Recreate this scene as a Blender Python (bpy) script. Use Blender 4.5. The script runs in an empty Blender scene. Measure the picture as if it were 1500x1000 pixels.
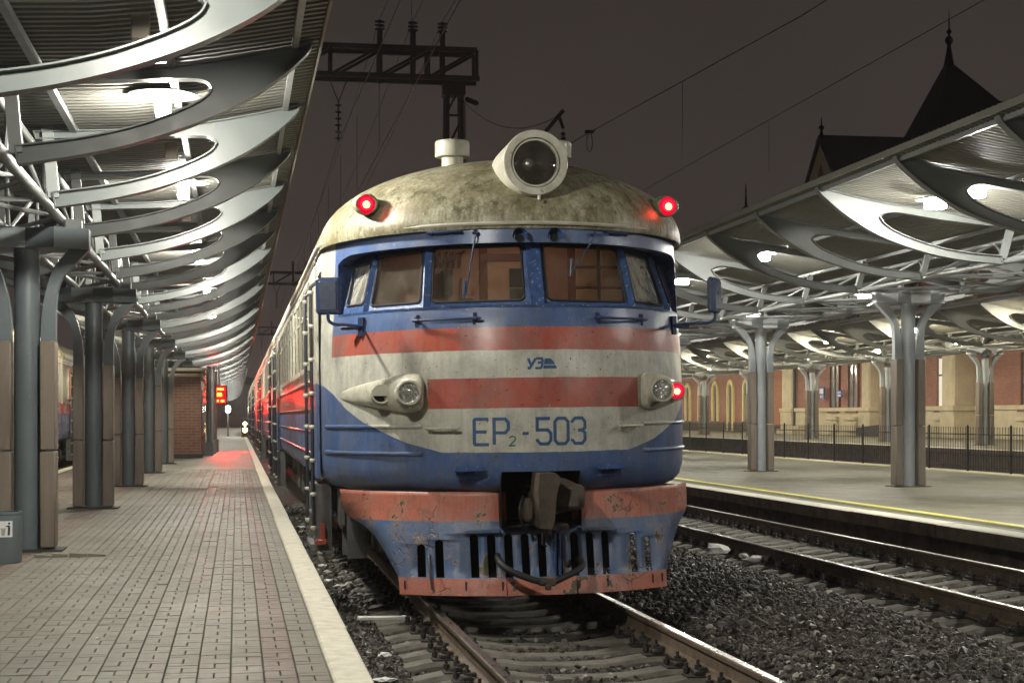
import bpy, bmesh, math, random
import numpy as np
from mathutils import Vector, Matrix
R = math.radians
sc = bpy.context.scene
random.seed(7)
rng = np.random.default_rng(11)

# ------------------------------------------------------------------ camera
CAMH = 1.586
cam_d = bpy.data.cameras.new("camera")
cam = bpy.data.objects.new("camera", cam_d)
sc.collection.objects.link(cam)
cam.location = (0, 0, CAMH)
cam.rotation_euler = (R(90), 0, -math.atan(403 / 2450))
cam_d.sensor_width = 36
cam_d.lens = 2450 / 1500 * 36
cam_d.shift_y = 111 / 1500
cam_d.clip_end = 2000
sc.camera = cam

# ------------------------------------------------------------------ night sky, exposure
w = bpy.data.worlds.new("World")
sc.world = w
w.use_nodes = True
nt = w.node_tree
nt.nodes.clear()
wo = nt.nodes.new("ShaderNodeOutputWorld")
bg = nt.nodes.new("ShaderNodeBackground")
tc = nt.nodes.new("ShaderNodeTexCoord")
sx = nt.nodes.new("ShaderNodeSeparateXYZ")
rp = nt.nodes.new("ShaderNodeValToRGB")
nt.links.new(tc.outputs["Generated"], sx.inputs[0])
nt.links.new(sx.outputs["Z"], rp.inputs[0])
rp.color_ramp.elements[0].position = 0.0
rp.color_ramp.elements[0].color = (0.054, 0.0425, 0.0385, 1)      # town glow on low cloud
rp.color_ramp.elements[1].position = 0.45
rp.color_ramp.elements[1].color = (0.0275, 0.0225, 0.020, 1)
wn_ = nt.nodes.new("ShaderNodeTexNoise"); wn_.inputs["Scale"].default_value = 2.6; wn_.inputs["Detail"].default_value = 4
nt.links.new(tc.outputs["Generated"], wn_.inputs["Vector"])
wm = nt.nodes.new("ShaderNodeMapRange"); wm.inputs[1].default_value = 0.3; wm.inputs[2].default_value = 0.7; wm.inputs[3].default_value = 0.86; wm.inputs[4].default_value = 1.14
nt.links.new(wn_.outputs[0], wm.inputs[0])
wx = nt.nodes.new("ShaderNodeVectorMath"); wx.operation = 'SCALE'
nt.links.new(rp.outputs[0], wx.inputs[0]); nt.links.new(wm.outputs[0], wx.inputs["Scale"])
nt.links.new(wx.outputs[0], bg.inputs[0])
bg.inputs[1].default_value = 1.0
nt.links.new(bg.outputs[0], wo.inputs[0])
sc.view_settings.view_transform = 'Standard'
sc.view_settings.look = 'None'
sc.view_settings.exposure = 0.0
sc.view_settings.gamma = 1.0
sc.view_settings.use_curve_mapping = False
sc.render.engine = 'CYCLES'
sc.cycles.max_bounces = 6
sc.cycles.diffuse_bounces = 3
sc.cycles.glossy_bounces = 3
sc.cycles.transparent_max_bounces = 12
sc.cycles.caustics_reflective = False
sc.cycles.caustics_refractive = False
sc.cycles.sample_clamp_indirect = 4
sc.cycles.use_denoising = True

# ------------------------------------------------------------------ node / material helpers
def new_mat(name):
    m = bpy.data.materials.new(name)
    m.use_nodes = True
    t = m.node_tree
    t.nodes.clear()
    out = t.nodes.new("ShaderNodeOutputMaterial")
    p = t.nodes.new("ShaderNodeBsdfPrincipled")
    t.links.new(p.outputs[0], out.inputs[0])
    return m, t, p

class NT:
    """tiny expression layer over shader nodes"""
    def __init__(s, t): s.t = t
    def _in(s, sock, v):
        if isinstance(v, bpy.types.NodeSocket): s.t.links.new(v, sock)
        elif isinstance(v, (tuple, list)):
            v = tuple(v)
            if sock.type == 'RGBA' and len(v) == 3: v = v + (1,)
            sock.default_value = v
        else: sock.default_value = v
    def math(s, op, a, b=0.0, c=0.0, clamp=False):
        n = s.t.nodes.new("ShaderNodeMath"); n.operation = op; n.use_clamp = clamp
        s._in(n.inputs[0], a); s._in(n.inputs[1], b)
        if op in ('MULTIPLY_ADD', 'SMOOTH_MIN', 'COMPARE'): s._in(n.inputs[2], c)
        return n.outputs[0]
    def mix(s, f, a, b, mode='MIX'):
        n = s.t.nodes.new("ShaderNodeMix"); n.data_type = 'RGBA'; n.blend_type = mode
        s._in(n.inputs[0], f); s._in(n.inputs[6], a); s._in(n.inputs[7], b)
        return n.outputs[2]
    def pos(s): return s.t.nodes.new("ShaderNodeNewGeometry").outputs["Position"]
    def obj(s): return s.t.nodes.new("ShaderNodeTexCoord").outputs["Object"]
    def map(s, v, scale=(1, 1, 1), loc=(0, 0, 0)):
        n = s.t.nodes.new("ShaderNodeMapping")
        s._in(n.inputs[0], v); n.inputs[1].default_value = loc; n.inputs[3].default_value = scale
        return n.outputs[0]
    def noise(s, v, scale, detail=4, rough=0.55):
        n = s.t.nodes.new("ShaderNodeTexNoise"); s._in(n.inputs["Vector"], v)
        n.inputs["Scale"].default_value = scale; n.inputs["Detail"].default_value = detail
        n.inputs["Roughness"].default_value = rough
        return n.outputs[0]
    def white(s, v):
        n = s.t.nodes.new("ShaderNodeTexWhiteNoise"); s._in(n.inputs["Vector"], v); return n.outputs["Value"]
    def vor(s, v, scale, feat='F1', out='Distance'):
        n = s.t.nodes.new("ShaderNodeTexVoronoi"); n.feature = feat; s._in(n.inputs["Vector"], v)
        n.inputs["Scale"].default_value = scale
        return n.outputs[out]
    def ramp(s, f, stops, interp='LINEAR'):
        n = s.t.nodes.new("ShaderNodeValToRGB"); s._in(n.inputs[0], f)
        cr = n.color_ramp; cr.interpolation = interp
        while len(cr.elements) < len(stops): cr.elements.new(0.5)
        for e, (p, c) in zip(cr.elements, stops):
            e.position = p
            e.color = (c, c, c, 1) if not isinstance(c, tuple) else (c + (1,) if len(c) == 3 else c)
        return n.outputs[0]
    def sep(s, v):
        n = s.t.nodes.new("ShaderNodeSeparateXYZ"); s._in(n.inputs[0], v); return n.outputs
    def comb(s, x, y, z):
        n = s.t.nodes.new("ShaderNodeCombineXYZ")
        s._in(n.inputs[0], x); s._in(n.inputs[1], y); s._in(n.inputs[2], z); return n.outputs[0]
    def bump(s, h, strength=0.3, dist=0.01):
        n = s.t.nodes.new("ShaderNodeBump"); s._in(n.inputs["Height"], h)
        n.inputs["Strength"].default_value = strength; n.inputs["Distance"].default_value = dist
        return n.outputs[0]

def mat_worn(name, col, col2, rough=0.5, scale=6.0, amount=0.5, metal=0.0, bump=0.15, bscale=60.0, streak=False, speck=None):
    m, t, p = new_mat(name); n = NT(t)
    v = n.pos()
    vv = n.map(v, (1, 1, 0.18)) if streak else v
    f = n.noise(vv, scale, 6, 0.62)
    f = n.ramp(f, [(0.35, 0.0), (0.68, 1.0)])
    c = n.mix(n.math('MULTIPLY', f, amount), col, col2)
    if speck:
        s = n.ramp(n.noise(v, speck[1], 3, 0.6), [(speck[2], 0.0), (speck[2] + 0.03, 1.0)])
        c = n.mix(s, c, speck[0])
    n._in(p.inputs["Base Color"], c)
    r = n.math('MULTIPLY_ADD', n.noise(v, scale * 2.3, 4), 0.3, rough - 0.15)
    n._in(p.inputs["Roughness"], r)
    p.inputs["Metallic"].default_value = metal
    if bump: n._in(p.inputs["Normal"], n.bump(n.noise(v, bscale, 4), bump, 0.006))
    return m

def mat_plain(name, col, rough=0.5, metal=0.0):
    m, t, p = new_mat(name); n = NT(t)
    v = n.noise(n.pos(), 25, 3)
    c2 = tuple(x * 0.75 for x in col)
    n._in(p.inputs["Base Color"], n.mix(v, col, c2))
    p.inputs["Roughness"].default_value = rough; p.inputs["Metallic"].default_value = metal
    return m

def mat_emit(name, col, strength):
    m = bpy.data.materials.new(name); m.use_nodes = True; t = m.node_tree; t.nodes.clear()
    o = t.nodes.new("ShaderNodeOutputMaterial"); e = t.nodes.new("ShaderNodeEmission")
    e.inputs[0].default_value = col + (1,); e.inputs[1].default_value = strength
    t.links.new(e.outputs[0], o.inputs[0])
    return m

def mat_glass(name, tint=(0.88, 0.89, 0.87), refl=0.12, dirt_glare=0.12, dust_glare=(0.42, 0.38, 0.3)):
    m = bpy.data.materials.new(name); m.use_nodes = True; t = m.node_tree; t.nodes.clear(); n = NT(t)
    o = t.nodes.new("ShaderNodeOutputMaterial")
    tr = t.nodes.new("ShaderNodeBsdfTransparent"); tr.inputs[0].default_value = tint + (1,)
    gl = t.nodes.new("ShaderNodeBsdfGlossy"); gl.inputs["Roughness"].default_value = 0.04
    df = t.nodes.new("ShaderNodeBsdfDiffuse"); df.inputs[0].default_value = dust_glare + (1,)
    fr = t.nodes.new("ShaderNodeFresnel"); fr.inputs[0].default_value = 1.5
    a = t.nodes.new("ShaderNodeMixShader"); b = t.nodes.new("ShaderNodeMixShader")
    d = n.ramp(n.noise(n.map(n.pos(), (3, 3, 1.0)), 2.5, 6, 0.7), [(0.35, dirt_glare * 0.3), (0.75, dirt_glare * 1.5)])
    n._in(a.inputs[0], d); t.links.new(tr.outputs[0], a.inputs[1]); t.links.new(df.outputs[0], a.inputs[2])
    f = n.math('ADD', fr.outputs[0], refl * 0.3, clamp=True)
    n._in(b.inputs[0], f); t.links.new(a.outputs[0], b.inputs[1]); t.links.new(gl.outputs[0], b.inputs[2])
    t.links.new(b.outputs[0], o.inputs[0])
    return m

# ------------------------------------------------------------------ mesh helpers
class MB:
    def __init__(s): s.v = []; s.f = []; s.m = []
    def add(s, vs, fs, mi=0):
        o = len(s.v); s.v.extend([tuple(x) for x in vs])
        for f in fs: s.f.append(tuple(i + o for i in f)); s.m.append(mi)
        return s
    def box(s, c, d, mi=0, rot=None, ch=0.0):
        hx, hy, hz = d[0] / 2, d[1] / 2, d[2] / 2
        if ch > 0:
            k = min(ch, hx * .9, hy * .9, hz * .9)
            bm = bmesh.new(); bmesh.ops.create_cube(bm, size=1)
            bmesh.ops.scale(bm, vec=d, verts=bm.verts)
            bmesh.ops.bevel(bm, geom=list(bm.edges), offset=k, segments=1, affect='EDGES')
            bm.verts.index_update()
            vs = [x.co.copy() for x in bm.verts]; fs = [[x.index for x in f.verts] for f in bm.faces]; bm.free()
        else:
            vs = [Vector((x, y, z)) for x in (-hx, hx) for y in (-hy, hy) for z in (-hz, hz)]
            fs = [(0, 1, 3, 2), (4, 6, 7, 5), (0, 4, 5, 1), (2, 3, 7, 6), (0, 2, 6, 4), (1, 5, 7, 3)]
        if rot is not None: vs = [rot @ x for x in vs]
        c = Vector(c)
        return s.add([x + c for x in vs], fs, mi)
    def bar(s, a, b, wd, hg, mi=0, up=(0, 0, 1)):
        a, b = Vector(a), Vector(b); d = b - a; L = d.length; d.normalize()
        u = Vector(up)
        if abs(d.dot(u)) > 0.98: u = Vector((1, 0, 0))
        x = d.cross(u).normalized(); z = x.cross(d).normalized()
        rot = Matrix((x, d, z)).transposed()
        return s.box((a + b) / 2, (wd, L, hg), mi, rot)
    def tube(s, pts, r, n=8, mi=0, cap=True, closed=False):
        pts = [Vector(p) for p in pts]; N = len(pts)
        rs = r if isinstance(r, (list, tuple)) else [r] * N
        prev = None; vs = []
        for i, p in enumerate(pts):
            if closed: d = pts[(i + 1) % N] - pts[i - 1]
            elif i == 0: d = pts[1] - p
            elif i == N - 1: d = p - pts[i - 1]
            else: d = (pts[i + 1] - p).normalized() + (p - pts[i - 1]).normalized()
            d.normalize()
            if prev is None:
                u = Vector((0, 0, 1)) if abs(d.z) < 0.9 else Vector((1, 0, 0))
                prev = u
            x = d.cross(prev)
            if x.length < 1e-5: x = d.cross(Vector((0.3, 0.7, 0.2)))
            x.normalize(); y = x.cross(d).normalized(); prev = y
            for k in range(n):
                a = 2 * math.pi * k / n
                vs.append(p + x * math.cos(a) * rs[i] + y * math.sin(a) * rs[i])
        fs = []
        for i in range(N if closed else N - 1):
            j = (i + 1) % N
            for k in range(n):
                l = (k + 1) % n
                fs.append((i * n + k, i * n + l, j * n + l, j * n + k))
        if cap and not closed:
            fs.append(tuple(range(n - 1, -1, -1))); fs.append(tuple((N - 1) * n + k for k in range(n)))
        return s.add(vs, fs, mi)
    def lathe(s, prof, origin=(0, 0, 0), axis=(0, 0, 1), n=20, mi=0, cap=True):
        """prof: (radius, height) list"""
        ax = Vector(axis).normalized(); u = ax.orthogonal().normalized(); v = ax.cross(u); o = Vector(origin)
        vs = []
        for r, hgt in prof:
            for k in range(n):
                a = 2 * math.pi * k / n
                vs.append(o + ax * hgt + (u * math.cos(a) + v * math.sin(a)) * r)
        fs = []
        for i in range(len(prof) - 1):
            for k in range(n):
                l = (k + 1) % n
                fs.append((i * n + k, i * n + l, (i + 1) * n + l, (i + 1) * n + k))
        if cap:
            fs.append(tuple(range(n - 1, -1, -1))); fs.append(tuple((len(prof) - 1) * n + k for k in range(n)))
        return s.add(vs, fs, mi)
    def prism(s, poly, y0, y1, mi=0, axes='xz'):
        """extrude a 2D polygon; axes xz -> along y, yz -> along x, xy -> along z"""
        def P(a, b, t):
            return {'xz': (a, t, b), 'yz': (t, a, b), 'xy': (a, b, t)}[axes]
        N = len(poly)
        vs = [P(a, b, y0) for a, b in poly] + [P(a, b, y1) for a, b in poly]
        fs = [tuple(range(N)), tuple(range(2 * N - 1, N - 1, -1))]
        for i in range(N):
            j = (i + 1) % N
            fs.append((i, i + N, j + N, j))
        return s.add(vs, fs, mi)
    def grid(s, P, mi=0, closed=False, flip=False):
        """P: rows of points"""
        nu, nv = len(P), len(P[0]); o = len(s.v)
        for r in P: s.v.extend([tuple(x) for x in r])
        for i in range(nu - 1):
            for j in range(nv if closed else nv - 1):
                k = (j + 1) % nv
                f = (o + i * nv + j, o + i * nv + k, o + (i + 1) * nv + k, o + (i + 1) * nv + j)
                s.f.append(f[::-1] if flip else f); s.m.append(mi)
        return s
    def mesh(s, name, mats, sharp=38, merge=False):
        me = bpy.data.meshes.new(name)
        me.from_pydata(s.v, [], s.f)
        for m in (mats if isinstance(mats, (list, tuple)) else [mats]): me.materials.append(m)
        if any(s.m): me.polygons.foreach_set("material_index", s.m)
        bm = bmesh.new(); bm.from_mesh(me)
        if merge: bmesh.ops.remove_doubles(bm, verts=bm.verts, dist=1e-4)
        bmesh.ops.recalc_face_normals(bm, faces=bm.faces)
        bm.to_mesh(me); bm.free()
        if sharp:
            me.polygons.foreach_set("use_smooth", [True] * len(me.polygons))
            me.set_sharp_from_angle(angle=R(sharp))
        me.update()
        return me

def link(name, me, parent=None, loc=(0, 0, 0), rot=(0, 0, 0)):
    o = bpy.data.objects.new(name, me)
    sc.collection.objects.link(o)
    o.location = loc; o.rotation_euler = rot
    if parent: o.parent = parent
    return o

def part(name, mb, mats, parent=None, loc=(0, 0, 0), rot=(0, 0, 0), sharp=38, merge=False):
    return link(name, mb.mesh(name, mats, sharp, merge), parent, loc, rot)

def tag(o, label, cat, group=None, kind=None):
    o["label"] = label; o["category"] = cat
    if group: o["group"] = group
    if kind: o["kind"] = kind
    return o

def thing(name, label, cat, loc=(0, 0, 0), rot=(0, 0, 0), group=None, kind=None):
    o = bpy.data.objects.new(name, None); sc.collection.objects.link(o)
    o.location = loc; o.rotation_euler = rot; o.empty_display_size = 0.2
    return tag(o, label, cat, group, kind)

def structure(name, label, parent=None):
    o = bpy.data.objects.new(name, None); sc.collection.objects.link(o)
    o["kind"] = "structure"; o["label"] = label
    return o

ORD = ['first', 'second', 'third', 'fourth', 'fifth', 'sixth', 'seventh', 'eighth', 'ninth', 'tenth', 'eleventh', 'twelfth', 'thirteenth', 'fourteenth', 'fifteenth', 'sixteenth', 'seventeenth', 'eighteenth', 'nineteenth', 'twentieth', 'twenty-first', 'twenty-second']
def copy_tree(root, loc, label=None, rot=None, scale=None):
    """copy a thing, its parts and sub-parts; mesh data shared"""
    r = root.copy(); sc.collection.objects.link(r); r.location = loc
    if label: r["label"] = label
    if rot is not None: r.rotation_euler = rot
    if scale is not None: r.scale = scale
    def rec(src, dst):
        for ch in src.children:
            c = ch.copy(); sc.collection.objects.link(c); c.parent = dst
            rec(ch, c)
    rec(root, r)
    return r

def lerp_table(tab, x, col):
    if x <= tab[0][0]: return tab[0][col]
    for a, b in zip(tab, tab[1:]):
        if x <= b[0]:
            t = (x - a[0]) / (b[0] - a[0]); return a[col] + (b[col] - a[col]) * t
    return tab[-1][col]

def smooth_path(pts, n=6):
    """Catmull-Rom through pts"""
    pts = [Vector(p) for p in pts]; P = [pts[0]] + pts + [pts[-1]]; out = []
    for i in range(1, len(P) - 2):
        a, b, c, d = P[i - 1:i + 3]
        for k in range(n):
            t = k / n
            out.append(0.5 * ((2 * b) + (c - a) * t + (2 * a - 5 * b + 4 * c - d) * t * t + (3 * b - a - 3 * c + d) * t ** 3))
    out.append(pts[-1]); return out

# ------------------------------------------------------------------ shared materials
M = {}
M['col_pale'] = mat_worn('pale_column_paint', (0.34, 0.365, 0.385), (0.27, 0.29, 0.30), 0.42, 3, 0.6, bump=0.04, speck=((0.2, 0.2, 0.19), 40, 0.72))
M['col_paint'] = mat_worn('column_paint', (0.125, 0.15, 0.165), (0.095, 0.112, 0.125), 0.42, 3, 0.6, bump=0.04, speck=((0.3, 0.3, 0.29), 40, 0.72))
M['fin_paint'] = mat_worn('fin_paint', (0.095, 0.108, 0.107), (0.075, 0.085, 0.083), 0.38, 2.5, 0.5, bump=0.03)
M['fin_pale'] = mat_worn('pale_fin_paint', (0.135, 0.145, 0.140), (0.105, 0.113, 0.108), 0.45, 2.5, 0.5, bump=0.03)
M['truss_paint'] = mat_worn('truss_paint', (0.19, 0.20, 0.20), (0.14, 0.148, 0.142), 0.4, 4, 0.6, bump=0.03)
M['roof_sheet'] = mat_worn('roof_sheet', (0.15, 0.145, 0.122), (0.10, 0.096, 0.08), 0.62, 1.2, 0.7, bump=0.03)
M['roof_dark'] = mat_worn('dark_roof_sheet', (0.085, 0.083, 0.072), (0.055, 0.053, 0.045), 0.62, 1.2, 0.7, bump=0.03)
M['board'] = mat_worn('cladding_board', (0.23, 0.19, 0.15), (0.13, 0.105, 0.085), 0.6, 5, 0.8, bump=0.25, streak=True)
M['kerb'] = mat_worn('kerb_concrete', (0.78, 0.74, 0.62), (0.54, 0.51, 0.41), 0.8, 9, 0.8, bump=0.4, bscale=40, speck=((0.12, 0.12, 0.09), 18, 0.70))
M['concrete'] = mat_worn('rough_concrete', (0.17, 0.13, 0.10), (0.07, 0.055, 0.045), 0.85, 4, 0.9, bump=0.6, bscale=25)
M['sleeper'] = mat_worn('sleeper_concrete', (0.20, 0.185, 0.155), (0.085, 0.077, 0.064), 0.8, 8, 0.9, bump=0.5, bscale=50)
M['rail_side'] = mat_worn('rail_rust', (0.17, 0.125, 0.085), (0.075, 0.054, 0.04), 0.65, 7, 0.9, bump=0.3, bscale=50)
M['rail_top'] = mat_worn('rail_steel', (0.55, 0.53, 0.50), (0.30, 0.27, 0.24), 0.30, 9, 0.6, metal=1.0, bump=0.05)
M['clip'] = mat_worn('fastening_iron', (0.05, 0.045, 0.04), (0.025, 0.022, 0.02), 0.6, 20, 0.6)
M['black'] = mat_plain('black_iron', (0.018, 0.018, 0.018), 0.55)
M['gantry'] = mat_worn('gantry_steel', (0.045, 0.042, 0.04), (0.03, 0.025, 0.022), 0.6, 6, 0.6)
M['wire'] = mat_plain('wire', (0.02, 0.02, 0.02), 0.5)
M['lamp_glow'] = mat_emit('lamp_glow', (1.0, 0.97, 0.84), 26)
M['lamp_box'] = mat_plain('lamp_housing', (0.05, 0.05, 0.047), 0.6)
M['white_litter'] = mat_plain('litter_white', (0.9, 0.89, 0.85), 0.8)
M['fence'] = mat_plain('fence_iron', (0.015, 0.015, 0.014), 0.5)
LETTERS = [('E', -0.535, 0.112, 0.205, 0.0, 0.026, 'letter'), ('P', -0.381, 0.112, 0.205, 0.0, 0.026, 'letter'), ('2', -0.261, 0.046, 0.075, -0.01, 0.011, 'letter_green'), ('-', -0.157, 0.050, 0.205, -0.01, 0.024, 'letter'),
           ('5', -0.038, 0.112, 0.205, 0.0, 0.026, 'letter'), ('0', 0.108, 0.112, 0.205, 0.0, 0.026, 'letter'), ('3', 0.255, 0.112, 0.205, 0.0, 0.026, 'letter')]
EA = (-0.110, -0.044, 0.022)
LAMP_L, LAMP_M, LAMP_F = 1080, 900, 700
LED_R, LED_C = 0.7, 2000
CAB_FILL = 24
# ================================================================== GROUND, PLATFORMS, TRACKS
TR = 2.43            # main track axis
TR2 = 7.24           # neighbouring track axis
PZ = 0.22            # platform height above rail top

def fast_mesh(name, V, F, mats, smooth=False, tone=None):
    """V (n,3), F (m,4) or (m,3) numpy"""
    me = bpy.data.meshes.new(name)
    k = F.shape[1]
    me.vertices.add(len(V)); me.vertices.foreach_set("co", V.astype(np.float32).ravel())
    me.loops.add(F.size); me.loops.foreach_set("vertex_index", F.astype(np.int32).ravel())
    me.polygons.add(len(F)); me.polygons.foreach_set("loop_start", np.arange(0, F.size, k, dtype=np.int32))
    if smooth: me.polygons.foreach_set("use_smooth", np.ones(len(F), dtype=bool))
    else: me.polygons.foreach_set("use_smooth", np.zeros(len(F), dtype=bool))
    if tone is not None:
        at = me.attributes.new("tone", 'FLOAT', 'POINT'); at.data.foreach_set("value", tone.astype(np.float32))
    me.update(calc_edges=True); me.validate()
    for m in (mats if isinstance(mats, (list, tuple)) else [mats]): me.materials.append(m)
    return me

# ---- ground
def mat_ground():
    m, t, p = new_mat('ground_dirt'); n = NT(t); v = n.pos()
    f = n.noise(v, 1.2, 6); g = n.noise(v, 22, 5)
    c = n.mix(f, (0.035, 0.03, 0.026), (0.06, 0.052, 0.044))
    n._in(p.inputs["Base Color"], n.mix(n.math('MULTIPLY', g, 0.6), c, (0.02, 0.018, 0.016)))
    p.inputs["Roughness"].default_value = 0.9
    n._in(p.inputs["Normal"], n.bump(g, 0.8, 0.04))
    return m
M['ground'] = mat_ground()
mb = MB(); mb.add([(-140, -40, -0.45), (160, -40, -0.45), (160, 420, -0.45), (-140, 420, -0.45)], [(0, 1, 2, 3)])
g = part('ground', mb, M['ground'], sharp=None); g["kind"] = "structure"; g["label"] = "dark trackbed ground under the station tracks"

# ---- paver material with per-stone tone
def mat_paver(name, ca, cb, cc):
    m, t, p = new_mat(name); n = NT(t); v = n.pos()
    at = t.nodes.new("ShaderNodeAttribute"); at.attribute_name = "tone"
    oi = t.nodes.new("ShaderNodeObjectInfo")
    tone = n.math('FRACT', n.math('ADD', at.outputs["Fac"], oi.outputs["Random"]))
    c = n.ramp(tone, [(0.0, ca), (0.5, cb), (1.0, cc)])
    patch = n.ramp(n.noise(v, 0.7, 5, 0.65), [(0.35, 0.0), (0.7, 1.0)])
    c = n.mix(n.math('MULTIPLY', patch, 0.6), c, (0.13, 0.122, 0.098))
    grain = n.noise(v, 95, 3, 0.7)
    c = n.mix(n.math('MULTIPLY', grain, 0.5), c, (0.09, 0.085, 0.07))
    n._in(p.inputs["Base Color"], c)
    n._in(p.inputs["Roughness"], n.math('MULTIPLY_ADD', n.noise(v, 1.6, 4), 0.45, 0.38))
    n._in(p.inputs["Normal"], n.bump(n.math('ADD', grain, n.noise(v, 14, 3)), 0.35, 0.006))
    return m
M['paver'] = mat_paver('paver_grey', (0.20, 0.188, 0.147), (0.255, 0.24, 0.19), (0.225, 0.203, 0.163))
M['paver_red'] = mat_paver('paver_red', (0.205, 0.138, 0.112), (0.225, 0.152, 0.126), (0.19, 0.134, 0.108))
M['joint'] = mat_worn('joint_moss', (0.085, 0.078, 0.052), (0.05, 0.047, 0.034), 0.95, 5, 0.8, bump=0.5)

def mat_paving_far(name, ca, cb, s=0.175):
    m, t, p = new_mat(name); n = NT(t); v = n.pos()
    b = t.nodes.new("ShaderNodeTexBrick"); n._in(b.inputs["Vector"], n.map(v, (1, 1, 1)))
    b.inputs["Scale"].default_value = 1; b.inputs["Brick Width"].default_value = s * 2; b.inputs["Row Height"].default_value = s
    b.inputs["Mortar Size"].default_value = 0.008; b.inputs["Color1"].default_value = ca + (1,); b.inputs["Color2"].default_value = cb + (1,)
    b.inputs["Mortar"].default_value = (0.08, 0.075, 0.05, 1)
    c = n.mix(n.math('MULTIPLY', n.ramp(n.noise(v, 0.6, 6, 0.7), [(0.35, 0.0), (0.7, 1.0)]), 0.5), b.outputs[0], (0.15, 0.14, 0.105))
    q = n.sep(v); cell = n.comb(n.math('FLOOR', n.math('DIVIDE', n.math('ADD', q[0], q[1]), 0.62)), n.math('FLOOR', n.math('DIVIDE', n.math('SUBTRACT', q[0], q[1]), 1.5)), 0.0)
    c = n.mix(n.math('MULTIPLY', n.white(cell), 0.75), c, (0.13, 0.122, 0.085))
    c = n.mix(n.math('MULTIPLY', n.ramp(n.noise(v, 5.5, 7, 0.75), [(0.42, 0.0), (0.66, 1.0)]), 0.55), c, (0.10, 0.094, 0.066))
    n._in(p.inputs["Base Color"], c)
    n._in(p.inputs["Roughness"], n.math('MULTIPLY_ADD', n.noise(v, 1.1, 4), 0.35, 0.48))
    n._in(p.inputs["Normal"], n.bump(n.math('SUBTRACT', n.noise(v, 30, 3), b.outputs["Fac"]), 0.4, 0.008))
    return m
M['paving_far'] = mat_paving_far('paving_far', (0.275, 0.252, 0.175), (0.19, 0.172, 0.118))

isl = structure('island_platform', 'paved island platform under the left canopy, pale kerb along the train')
mb = MB(); mb.box((-1.93, 108, -0.13), (4.94, 256, 0.66))
part('platform_base', mb, M['joint'], isl)
mb = MB(); mb.add([(-4.2, 45, PZ), (0.49, 45, PZ), (0.49, 236, PZ), (-4.2, 236, PZ)], [(0, 1, 2, 3)])
part('far_paving', mb, M['paving_far'], isl, sharp=None)

P = 0.175
def paver_mesh(name, lx, ly, mat):
    hx, hy = lx / 2 - 0.0024, ly / 2 - 0.0024; c = 0.004
    V = np.array([(-hx, -hy, -0.05), (hx, -hy, -0.05), (hx, hy, -0.05), (-hx, hy, -0.05),
                  (-hx, -hy, -c), (hx, -hy, -c), (hx, hy, -c), (-hx, hy, -c),
                  (-hx + c, -hy + c, 0), (hx - c, -hy + c, 0), (hx - c, hy - c, 0), (-hx + c, hy - c, 0)])
    F = []
    for a in (0, 4):
        for i in range(4):
            j = (i + 1) % 4; F.append((a + i, a + j, a + 4 + j, a + 4 + i))
    F.append((8, 9, 10, 11))
    return V, np.array(F)
PV = {('a', 0): paver_mesh('a', P / 2, P, None), ('b', 0): paver_mesh('b', P, P / 2, None)}
PM = {}
for k in 'ab':
    for red in (0, 1):
        V, F = PV[(k, 0)]
        PM[(k, red)] = fast_mesh('paver', V, F, M['paver_red' if red else 'paver'])
bulk = {0: [[], [], []], 1: [[], [], []]}
nind = 0
nstrip = 27
rows = range(int(5.6 / P), int(45 / P))
def add_paver(k, x, y, red):
    global nind
    z = PZ + rng.normal(0, 0.0012) - 0.002
    if 8.45 < y and x > -0.142 * y and nind < 296 and y < 12:
        o = link('paver', PM[(k, red)], isl, (x, y, z), (rng.normal(0, 0.006), rng.normal(0, 0.006), rng.normal(0, 0.006))); nind += 1
        return
    V, F = PV[(k, 0)]
    B = bulk[red]
    V2 = V.copy()
    V2[:, 2] += V2[:, 0] * rng.normal(0, 0.006) + V2[:, 1] * rng.normal(0, 0.006)
    B[1].append(F + 12 * len(B[0])); B[0].append(V2 + np.array([x, y, z])); B[2].append(np.full(12, rng.random()))
for r in rows:
    for sidx in range(nstrip):
        x = 0.492 - P * (sidx + 0.5); y = (r + 0.5) * P + 0.03 * (sidx % 3)
        red = 1 if sidx == 1 or (sidx in (14, 15)) or (sidx > 17) else 0
        if (r + sidx * 1) % 2 == 0:
            add_paver('a', x - P / 4, y, red); add_paver('a', x + P / 4, y, red)
        else:
            add_paver('b', x, y - P / 4, red); add_paver('b', x, y + P / 4, red)
for red in (0, 1):
    V, F, T = (np.concatenate(q) for q in bulk[red])
    o = link('paving', fast_mesh('paving', V, F, M['paver_red' if red else 'paver'], tone=T), isl); o["kind"] = "stuff"
# two lifted pavers beside the nearest column
for (x, y, rz, lift) in ((-1.72, 16.9, 0.06, 0.035), (-1.53, 16.86, 0.02, 0.04), (-1.36, 16.9, 0.1, 0.03), (-1.86, 16.85, -0.05, 0.03)):
    o = link('lifted_paver', PM[('b', 0)], isl, (x, y, PZ + lift), (0.05, 0.08, rz))
# kerb stones
def kerb_run(parent, x0, x1, ztop, y0, y1, L, side=0, mat='kerb'):
    mb = MB(); mb.box(((x0 + x1) / 2, 0, ztop - 0.09), (x1 - x0, L - 0.012, 0.18), ch=0.012)
    me = mb.mesh('kerb_stone', [M[mat], M['concrete']], 30)
    for p in me.polygons:
        if p.normal.z < 0.5: p.material_index = side  # brown stained concrete sides, darkened too for the unlit face
    y = y0
    while y < y1:
        link('kerb_stone', me, parent, (rng.normal(0, 0.002), y + L / 2, rng.normal(0, 0.0015)), (0, 0, rng.normal(0, 0.0008))); y += L
kerb_run(isl, 0.497, 0.70, PZ + 0.012, 1.0, 234, 2.45)
kerb_run(isl, -4.56, -4.36, PZ + 0.012, 18, 110, 2.45)

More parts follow.
